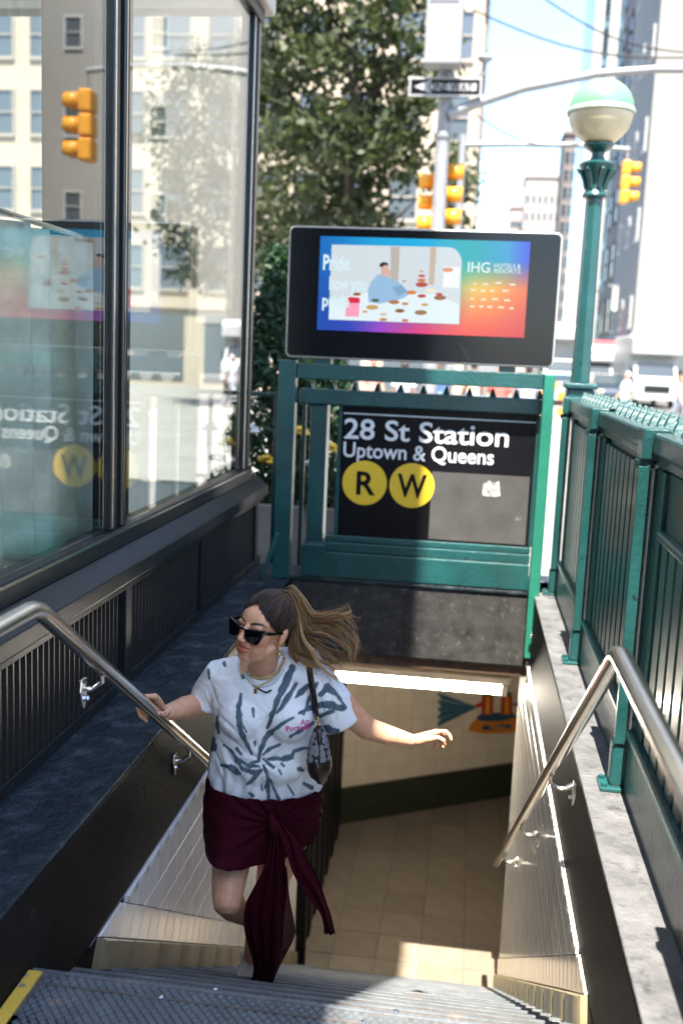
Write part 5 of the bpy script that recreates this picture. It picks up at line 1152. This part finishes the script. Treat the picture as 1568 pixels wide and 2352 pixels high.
ST = [[(520, 590, 3), (512, 640, 9), (510, 700, 12), (522, 760, 11), (545, 810, 8), (568, 860, 3)], [(600, 880, 5), (608, 830, 9), (640, 770, 11), (700, 725, 6), (755, 695, 3)], [(635, 745, 3), (660, 680, 10), (690, 600, 12), (720, 540, 18), (748, 470, 14)], [(680, 675, 3), (720, 620, 11), (765, 545, 6)],
      [(765, 605, 3), (790, 580, 13), (818, 550, 10)], [(620, 860, 3), (650, 835, 6), (692, 815, 4)], [(640, 880, 4), (700, 880, 10), (745, 870, 10), (758, 845, 5), (800, 832, 6), (820, 833, 6)], [(620, 880, 3), (665, 918, 6)], [(600, 915, 4), (560, 910, 8), (510, 890, 7), (470, 840, 5), (440, 820, 3)], [(610, 930, 5), (570, 940, 9), (530, 925, 9), (495, 890, 4)],
      [(430, 908, 4), (470, 915, 11), (515, 945, 6)], [(610, 935, 4), (580, 965, 8), (545, 992, 4)], [(620, 910, 4), (640, 970, 7), (642, 1060, 6)], [(650, 975, 3), (690, 1060, 6)], [(413, 690, 3), (413, 740, 6), (420, 765, 3)], [(395, 795, 12), (395, 835, 14)], [(375, 480, 4), (378, 520, 3)], [(445, 452, 7), (448, 462, 4)], [(740, 780, 4), (790, 750, 8), (840, 720, 8)],
      [(780, 675, 3), (830, 650, 10), (900, 635, 16), (970, 652, 14)], [(878, 588, 10), (905, 558, 16), (945, 588, 9)], [(900, 745, 14), (945, 758, 16)], [(955, 600, 6), (985, 650, 5)], [(800, 990, 5), (835, 1010, 8)], [(730, 1000, 2), (755, 1040, 3)], [(574, 655, 4), (576, 690, 3)], [(530, 510, 9), (545, 470, 10)], [(500, 835, 4), (520, 858, 4)], [(470, 920, 6), (500, 945, 8)], [(555, 1032, 3), (572, 1040, 6)],
      [(530, 735, 3), (545, 760, 2)], [(582, 805, 3), (582, 820, 2)], [(560, 900, 4), (600, 890, 3)], [(690, 930, 3), (700, 945, 2)], [(860, 540, 4), (830, 600, 8), (800, 680, 3)], [(470, 405, 10), (505, 408, 12)], [(640, 985, 3), (628, 1010, 4)], [(780, 925, 7), (800, 932, 5)], [(870, 690, 6), (930, 665, 8)], [(610, 1000, 2), (614, 1020, 3)], [(700, 900, 2), (712, 912, 3)]]
zx, zy = (pxx - 287) / .5127, (pyy - 1292) / .5127
wob = 2.2 * np.sin(zx * .09 + 1.5 * np.sin(zy * .07)) + 1.8 * np.sin(zy * .13 + zx * .05) + 1.0 * np.sin(zx * .31 + zy * .27)
mask = np.zeros(n)
for s_ in ST:
    for (x0, y0, w0), (x1, y1, w1) in zip(s_[:-1], s_[1:]):
        L2 = (x1 - x0) ** 2 + (y1 - y0) ** 2 + 1e-6; t = np.clip(((zx - x0) * (x1 - x0) + (zy - y0) * (y1 - y0)) / L2, 0, 1)
        d = np.hypot(zx - x0 - t * (x1 - x0), zy - y0 - t * (y1 - y0)); w = w0 + (w1 - w0) * t
        mask = np.maximum(mask, np.clip(1 - (d - w * .95 - wob * np.minimum(1, w / 10)) / 5.5, 0, 1))
mask *= (no[:, 1] < .25)
tone = np.clip(.62 + .3 * np.sin(zx * .11 + zy * .07) + .25 * np.sin(zx * .31 - zy * .23) + rn.normal(0, .08, n), 0, 1)[:, None]
wht = np.array((.84, .855, .875)); dye = np.array((.022, .062, .095)) * tone + np.array((.07, .13, .17)) * (1 - tone)
cols = wht * (1 - mask[:, None] * .95) + dye * mask[:, None] * .95
colmesh(sme, cols); shirt = link('tie_dye_shirt', sme, vcolmat('tie_dye_cotton', .85, 0, bump=(900, .15, .001)), wo, smooth=True)
tree_ = BVHTree.FromPolygons([tuple(v) for v in co], [tuple(p.vertices) for p in sme.polygons])
PINK = M('pink_print', (.75, .06, .32), .7)
def shirt_text(s, x0, x1, yb, cap):
    me = text_mesh(s, 1, .02, extrude=0); v = np.array([q.co[:] for q in me.vertices]); xa, xb = v[:, 0].min(), v[:, 0].max(); zm_ = max(q[2] for q in v)
    for q in me.vertices:
        px = x0 + (q.co.x - xa) / (xb - xa) * (x1 - x0); py = yb - q.co.z / .7 * cap + (px - x0) * -.10
        r = ray(px, py); h = tree_.ray_cast(CAMP, r); q.co = (h[0] - r * .0035) if h[0] else P(px, py, 3.45)
    link('shirt_lettering', me, PINK, shirt)
shirt_text('Art', 690, 711, 1665, 13); shirt_text('Portrait', 657, 712, 1680, 12)
# collar rib
cr = [(548, 1506, 3.545), (556, 1536, 3.515), (574, 1562, 3.49), (600, 1575, 3.475), (628, 1566, 3.48), (648, 1540, 3.50), (657, 1513, 3.53), (650, 1500, 3.60), (610, 1492, 3.64), (565, 1494, 3.61)]
def surf(px, py, Yd, off=.003):
    r = ray(px, py); h = tree_.ray_cast(CAMP, r); return (h[0] - r * off) if h[0] and h[0].y < Yd + .1 else P(px, py, Yd)
c = MB(); q = spline([surf(*p, off=.0) for p in cr] + [surf(*cr[0], off=.0)], 50); c.tube(q, .0085, 8, ry=.0075); c.build('collar', M('white_rib', (.62, .63, .66), .9), wo, smooth=True)
# necklaces
def chain(pts, n, link_r, wire, name, mat, off=.008):
    q = spline([surf(*p, off=off) for p in pts], n); c = MB()
    for i in range(n - 1):
        a, b = Vector(q[i]), Vector(q[i + 1]); m_ = (a + b) / 2; t = (b - a).normalized(); nrm = (Vector((0, -1, .3)) if i % 2 else Vector((.7, -.7, .3))).cross(t).normalized()
        c.tube([m_ + t * link_r * 1.35 * math.cos(k) + nrm * link_r * .8 * math.sin(k) for k in [2 * math.pi * j / 8 for j in range(9)]], wire, 5)
    c.build(name, mat, wo, smooth=True)
chain([(552, 1502, 3.53), (558, 1530, 3.50), (576, 1550, 3.475), (600, 1558, 3.465), (630, 1550, 3.465), (648, 1526, 3.48), (655, 1506, 3.50)], 26, .0072, .0016, 'chain_necklace', GOLD)
chain([(550, 1504, 3.53), (564, 1552, 3.48), (586, 1578, 3.455), (606, 1570, 3.455), (628, 1556, 3.465)], 34, .003, .0009, 'fine_necklace', GOLD)
c = MB(); p = surf(587, 1586, 3.45, .006); c.box(p.x - .006, p.x + .006, p.y - .002, p.y + .002, p.z - .012, p.z + .008); c.build('pendant', GOLD, wo, bevel=.001)
chain([(572, 1556, 3.47), (592, 1580, 3.455), (610, 1590, 3.45), (622, 1586, 3.45)], 26, .003, .0012, 'bead_necklace', BLACKM)
for nm, dz, r in (('hoop_earring', -.044, .011), ('huggie_earring', -.034, .006)):
    c = MB(); e = (.081, .006 + (.012 if r < .01 else 0), dz); c.tube([HL(e[0], e[1] + r * math.cos(k), e[2] + r * math.sin(k)) for k in [2 * math.pi * j / 10 for j in range(11)]], .0018, 6); c.build(nm, GOLD, wo, smooth=True)
c = MB(); e = HL(.083, .004, -.066)
c.box(e.x - .0025, e.x + .0025, e.y - .0025, e.y + .0025, e.z - .014, e.z + .013); c.box(e.x - .011, e.x + .011, e.y - .0022, e.y + .0022, e.z - .004, e.z + .003); c.ell(e, (.0055, .004, .0055), 8, 6); c.build('cross_earring', GOLD, wo, bevel=.0006)
def ring(p, axis, r, nm='ring'):
    ax = Vector(axis).normalized(); u = ax.orthogonal().normalized(); w_ = ax.cross(u); c = MB(); c.tube([p + u * r * math.cos(k) + w_ * r * math.sin(k) for k in [2 * math.pi * j / 12 for j in range(13)]], .0016, 6); c.build(nm, GOLD, wo, smooth=True)
ring((P(1003, 1681, 3.635) + P(1024, 1680, 3.63)) / 2, P(1024, 1680, 3.63) - P(1003, 1681, 3.635), .0108); ring(P(1012, 1700, 3.675), P(1012, 1714, 3.67) - P(996, 1694, 3.675), .0098)
ring(kn[1].lerp(Vector((RX - .022, 3.216, zr(3.228) + .046)), .45), Vector((-1, -.2, 0)), .0118)
# ------------------------------------------------------------------ skirt
MAR = M('maroon_jersey', (.038, .0015, .007), .85, spec=.12, var=(8, .12), bump=(500, .1, 3, .001))
MARS = M('sheer_maroon_chiffon', (.06, .002, .012), .85, spec=.1, alpha=.8)
def sk_row(t):
    z0 = P(607, 1792, 3.64).z; z1 = P(560, 1990, 3.46).z; return z0 + (z1 - z0) * t
SR = [(0, 478, 740, 1790), (.2, 473, 740, 1825), (.45, 470, 738, 1872), (.7, 472, 729, 1915), (.88, 477, 716, 1945), (1, 483, 704, 1962)]
K0 = P(632, 1893, 3.455); G = []
nr, nc = 54, 150
for i in range(nr + 1):
    t = i / nr
    for (ta, la, ra, pa), (tb, lb, rb, pb) in zip(SR[:-1], SR[1:]):
        if ta <= t <= tb: u = (t - ta) / (tb - ta); xl, xr, py = la + (lb - la) * u, ra + (rb - ra) * u, pa + (pb - pa) * u
    a, b = P(xl, py, 3.64), P(xr, py, 3.64); cx_ = (a.x + b.x) / 2; rx2 = (b.x - a.x) / 2; row = []
    for j in range(nc):
        an = 2 * math.pi * j / nc; x = cx_ + rx2 * math.cos(an); y = 3.635 - (.168 - .01 * t) * math.sin(an); z = sk_row(t)
        if math.sin(an) > 0:     # front
            z += .03 * max(0, math.cos(an)) * t ** 2          # the hem rides up on her left hip
            z += .055 * t ** 2 * math.exp(-((x - P(526, 1970, 3.5).x) / .105) ** 2)
            dx_, dz_ = x - K0.x, z - K0.z; r_ = math.hypot(dx_, dz_) + .01; ph = math.atan2(dz_, dx_)
            am = .0105 * min(1, r_ / .04) * math.exp(-r_ / .26) * math.sin(an) ** .5
            y -= am * (math.sin(ph * 13 + 3 * math.sin(ph * 2) + r_ * 14) + .45 * math.sin(ph * 29 + 2 * math.sin(ph * 5) + r_ * 30)) + .004 * math.exp(-((t - .02) / .04) ** 2)
            y -= -.012 * math.exp(-(r_ / .05) ** 2) + (.02 + .15 * t) * t ** .6 * math.exp(-((x - P(526, 1970, 3.5).x) / .105) ** 2)
        rr_ = .006 * math.sin(t * 40 + math.cos(an) * 4 + 1.5 * math.sin(t * 9)) * max(0, math.cos(an)) ** 2 + .002 * math.sin(t * 26 + an * 2) * max(0, -math.cos(an))
        row.append((x + rr_ * math.cos(an), y, z))
    G.append(row)
o = MB().grid(G, closed=True).build('wrap_skirt', MAR, wo, smooth=True); sm = o.modifiers.new('s', 'SOLIDIFY'); sm.thickness = .004; sm.offset = -1
c = MB(); c.tube([K0 + Vector((-.012, -.012, .03)), K0 + Vector((0, -.028, .012)), K0 + Vector((.004, -.03, -.012)), K0 + Vector((.002, -.018, -.04))], [.014, .022, .021, .012], 14, rnd=True); c.build('skirt_knot', MAR, wo, smooth=True)
def tail(left, right, name, pleats, depth, mat, n=60, m=44, seed=0):
    L_ = spline(left, n); R__ = spline(right, n); G = []
    for i in range(n):
        row = []; t = i / (n - 1)
        for j in range(m):
            u = j / (m - 1); px = L_[i][0] + (R__[i][0] - L_[i][0]) * u; py = L_[i][1] + (R__[i][1] - L_[i][1]) * u; Y = L_[i][2] + (R__[i][2] - L_[i][2]) * u
            f = math.sin(u * math.pi * 2 * pleats + seed + 1.6 * math.sin(t * 5 + seed)) + .25 * math.sin(u * math.pi * 2 * pleats * 1.7 + t * 4)
            row.append(P(px + 2.0 * math.sin(t * 11 + u * 4 + seed), py + 2.2 * math.sin(u * 14 + seed) * t, Y + depth * f * (.35 + .65 * t)))
        G.append(row)
    o = MB().grid(G).build(name, mat, wo, smooth=True); sm = o.modifiers.new('s', 'SOLIDIFY'); sm.thickness = .0015
tail([(627, 1903, 3.425), (616, 1950, 3.41), (604, 2000, 3.40), (584, 2040, 3.40), (566, 2072, 3.395), (558, 2110, 3.39), (562, 2150, 3.40), (578, 2195, 3.42), (584, 2226, 3.45), (578, 2250, 3.47)],
     [(641, 1903, 3.425), (650, 1950, 3.42), (654, 2000, 3.42), (658, 2045, 3.42), (656, 2080, 3.42), (654, 2110, 3.42), (650, 2150, 3.43), (640, 2200, 3.44), (630, 2230, 3.46), (622, 2256, 3.475)], 'sash_tail', 3.4, .014, MAR, seed=1)
tail([(640, 1990, 3.43), (648, 2050, 3.43), (645, 2110, 3.44), (636, 2160, 3.45), (616, 2206, 3.465), (600, 2250, 3.485)],
     [(656, 1990, 3.44), (662, 2050, 3.44), (676, 2112, 3.45), (674, 2150, 3.46), (652, 2202, 3.475), (630, 2256, 3.49)], 'sheer_sash_layer', 1.6, .008, MARS, seed=3)
tail([(636, 1900, 3.42), (650, 1942, 3.40), (671, 2003, 3.38), (706, 2059, 3.37), (733, 2100, 3.37), (745, 2144, 3.38)],
     [(650, 1898, 3.42), (682, 1927, 3.41), (700, 1968, 3.40), (730, 2015, 3.40), (759, 2094, 3.40), (768, 2146, 3.41)], 'flying_sash_tail', 1.4, .010, MAR, seed=5)
# ------------------------------------------------------------------ shoes
SHOE = M('white_leather', (.68, .66, .62), .45, var=(12, .08))
def shoe(ank, sole_z, dirv, nm='shoe'):
    c = MB(); d_ = Vector(dirv); a = Vector((ank.x, ank.y, sole_z))
    c.tube([a - d_ * .055 + Vector((0, 0, .05)), a + Vector((0, 0, .052)), a + d_ * .08 + Vector((0, 0, .042)), a + d_ * .155 + Vector((0, 0, .03)), a + d_ * .19 + Vector((0, 0, .026))], [.036, .043, .043, .04, .026], 16, ry=[.042, .046, .038, .028, .022], rnd=True); c.tube([a + Vector((0, 0, .04)), a + Vector((0, .005, .12))], [.046, .045], 16)
    o = link(nm, remesh(c, .006, 4), SHOE, wo)
    c = MB(); c.tube([a - d_ * .06 + Vector((0, 0, .012)), a + Vector((0, 0, .012)), a + d_ * .1 + Vector((0, 0, .012)), a + d_ * .195 + Vector((0, 0, .012))], [.034, .044, .046, .03], 16, ry=.0115, rnd=True); c.build('sole', WHITE, o, smooth=True)
shoe(Vector((ankR.x, ankR.y, 0)), ZT5 + .006, (-.05, -.998, 0))
c = MB()
# ------------------------------------------------------------------ shoulder bag
LEA = M('dark_brown_leather', (.018, .009, .008), .38, bump=(200, .2, 3, .001), coat=.2)
def jacquard():
    m = M('grey_jacquard', (.2, .2, .22), .7); N = m.node_tree.nodes; L = m.node_tree.links; b = N['Principled BSDF']
    tc = N.new('ShaderNodeTexCoord'); v = N.new('ShaderNodeTexVoronoi'); v.inputs['Scale'].default_value = 46; v.inputs['Randomness'].default_value = .25; L.new(tc.outputs['Object'], v.inputs['Vector'])
    r = N.new('ShaderNodeValToRGB'); r.color_ramp.elements[0].position = .0; r.color_ramp.elements[0].color = (.20, .20, .225, 1); r.color_ramp.elements[1].position = .56; r.color_ramp.elements[1].color = (.20, .20, .225, 1)
    e = r.color_ramp.elements.new(.6); e.color = (.012, .011, .013, 1); L.new(v.outputs['Distance'], r.inputs[0]); 
    L.new(r.outputs[0], b.inputs['Base Color']); r.color_ramp.elements[2].position = .62; return m
bg_ = tag(bpy.data.objects.new('shoulder_bag', None), 'small grey patterned shoulder bag with dark brown leather base on the woman', 'bag'); COL.objects.link(bg_)
BY = 3.415; bg_.location = P(734, 1780, BY)
def bagring(py, xl, xr, d):
    a, b = P(xl, py, BY), P(xr, py, BY); return ((a + b) / 2, (b.x - a.x) / 2, d)
br_ = [bagring(*q) for q in ((1670, 722, 742, .016), (1684, 716, 750, .028), (1702, 711, 754, .04), (1722, 706, 757, .05), (1744, 704, 760, .058), (1762, 705, 762, .06), (1776, 712, 760, .054), (1786, 724, 752, .036))]
c = MB(); c.tube([q[0] for q in br_[:5]], [q[1] for q in br_[:5]], 28, ry=[q[2] for q in br_[:5]], ref=(0, 1, 0)); c.build('bag_body', jacquard(), bg_, smooth='auto')
c = MB(); c.tube([q[0] for q in br_[4:]], [q[1] * 1.02 for q in br_[4:]], 28, ry=[q[2] * 1.02 for q in br_[4:]], ref=(0, 1, 0), rnd=True); c.build('leather_base', LEA, bg_, smooth='auto')
c = MB(); c.tube([P(733, 1672, BY - .022), P(734, 1700, BY - .043), P(734, 1745, BY - .062), P(735, 1776, BY - .058)], .0022, 6); c.build('piping', LEA, bg_)
c = MB(); c.tube([P(732, 1668, BY - .018), P(733, 1690, BY - .034), P(733, 1712, BY - .05)], [.010, .011, .004], 10, ry=.004, ref=(0, 1, 0)); c.build('tab', LEA, bg_, smooth=True)
c = MB(); q = spline([surf(708, 1528, 3.5, .004), surf(714, 1560, 3.47, .010), surf(720, 1600, 3.45, .014), surf(724, 1632, 3.44, .022), P(727, 1650, BY + .0)], 20); c.tube(q, .0125, 10, ry=.0035, ref=(0, 1, 0)); c.build('strap', LEA, bg_, smooth=True)
for (px, py, r) in ((728, 1654, .009), (732, 1670, .0095)):
    p = P(px, py, BY - .004); c = MB(); c.tube([p + Vector((r * math.cos(k), 0, r * math.sin(k))) for k in [2 * math.pi * j / 12 for j in range(13)]], .0017, 6); c.build('gold_ring', GOLD, bg_, smooth=True)
c = MB(); c.tube([P(728, 1656, BY - .006), P(731, 1668, BY - .008)], .0026, 8); c.build('clasp', GOLD, bg_)
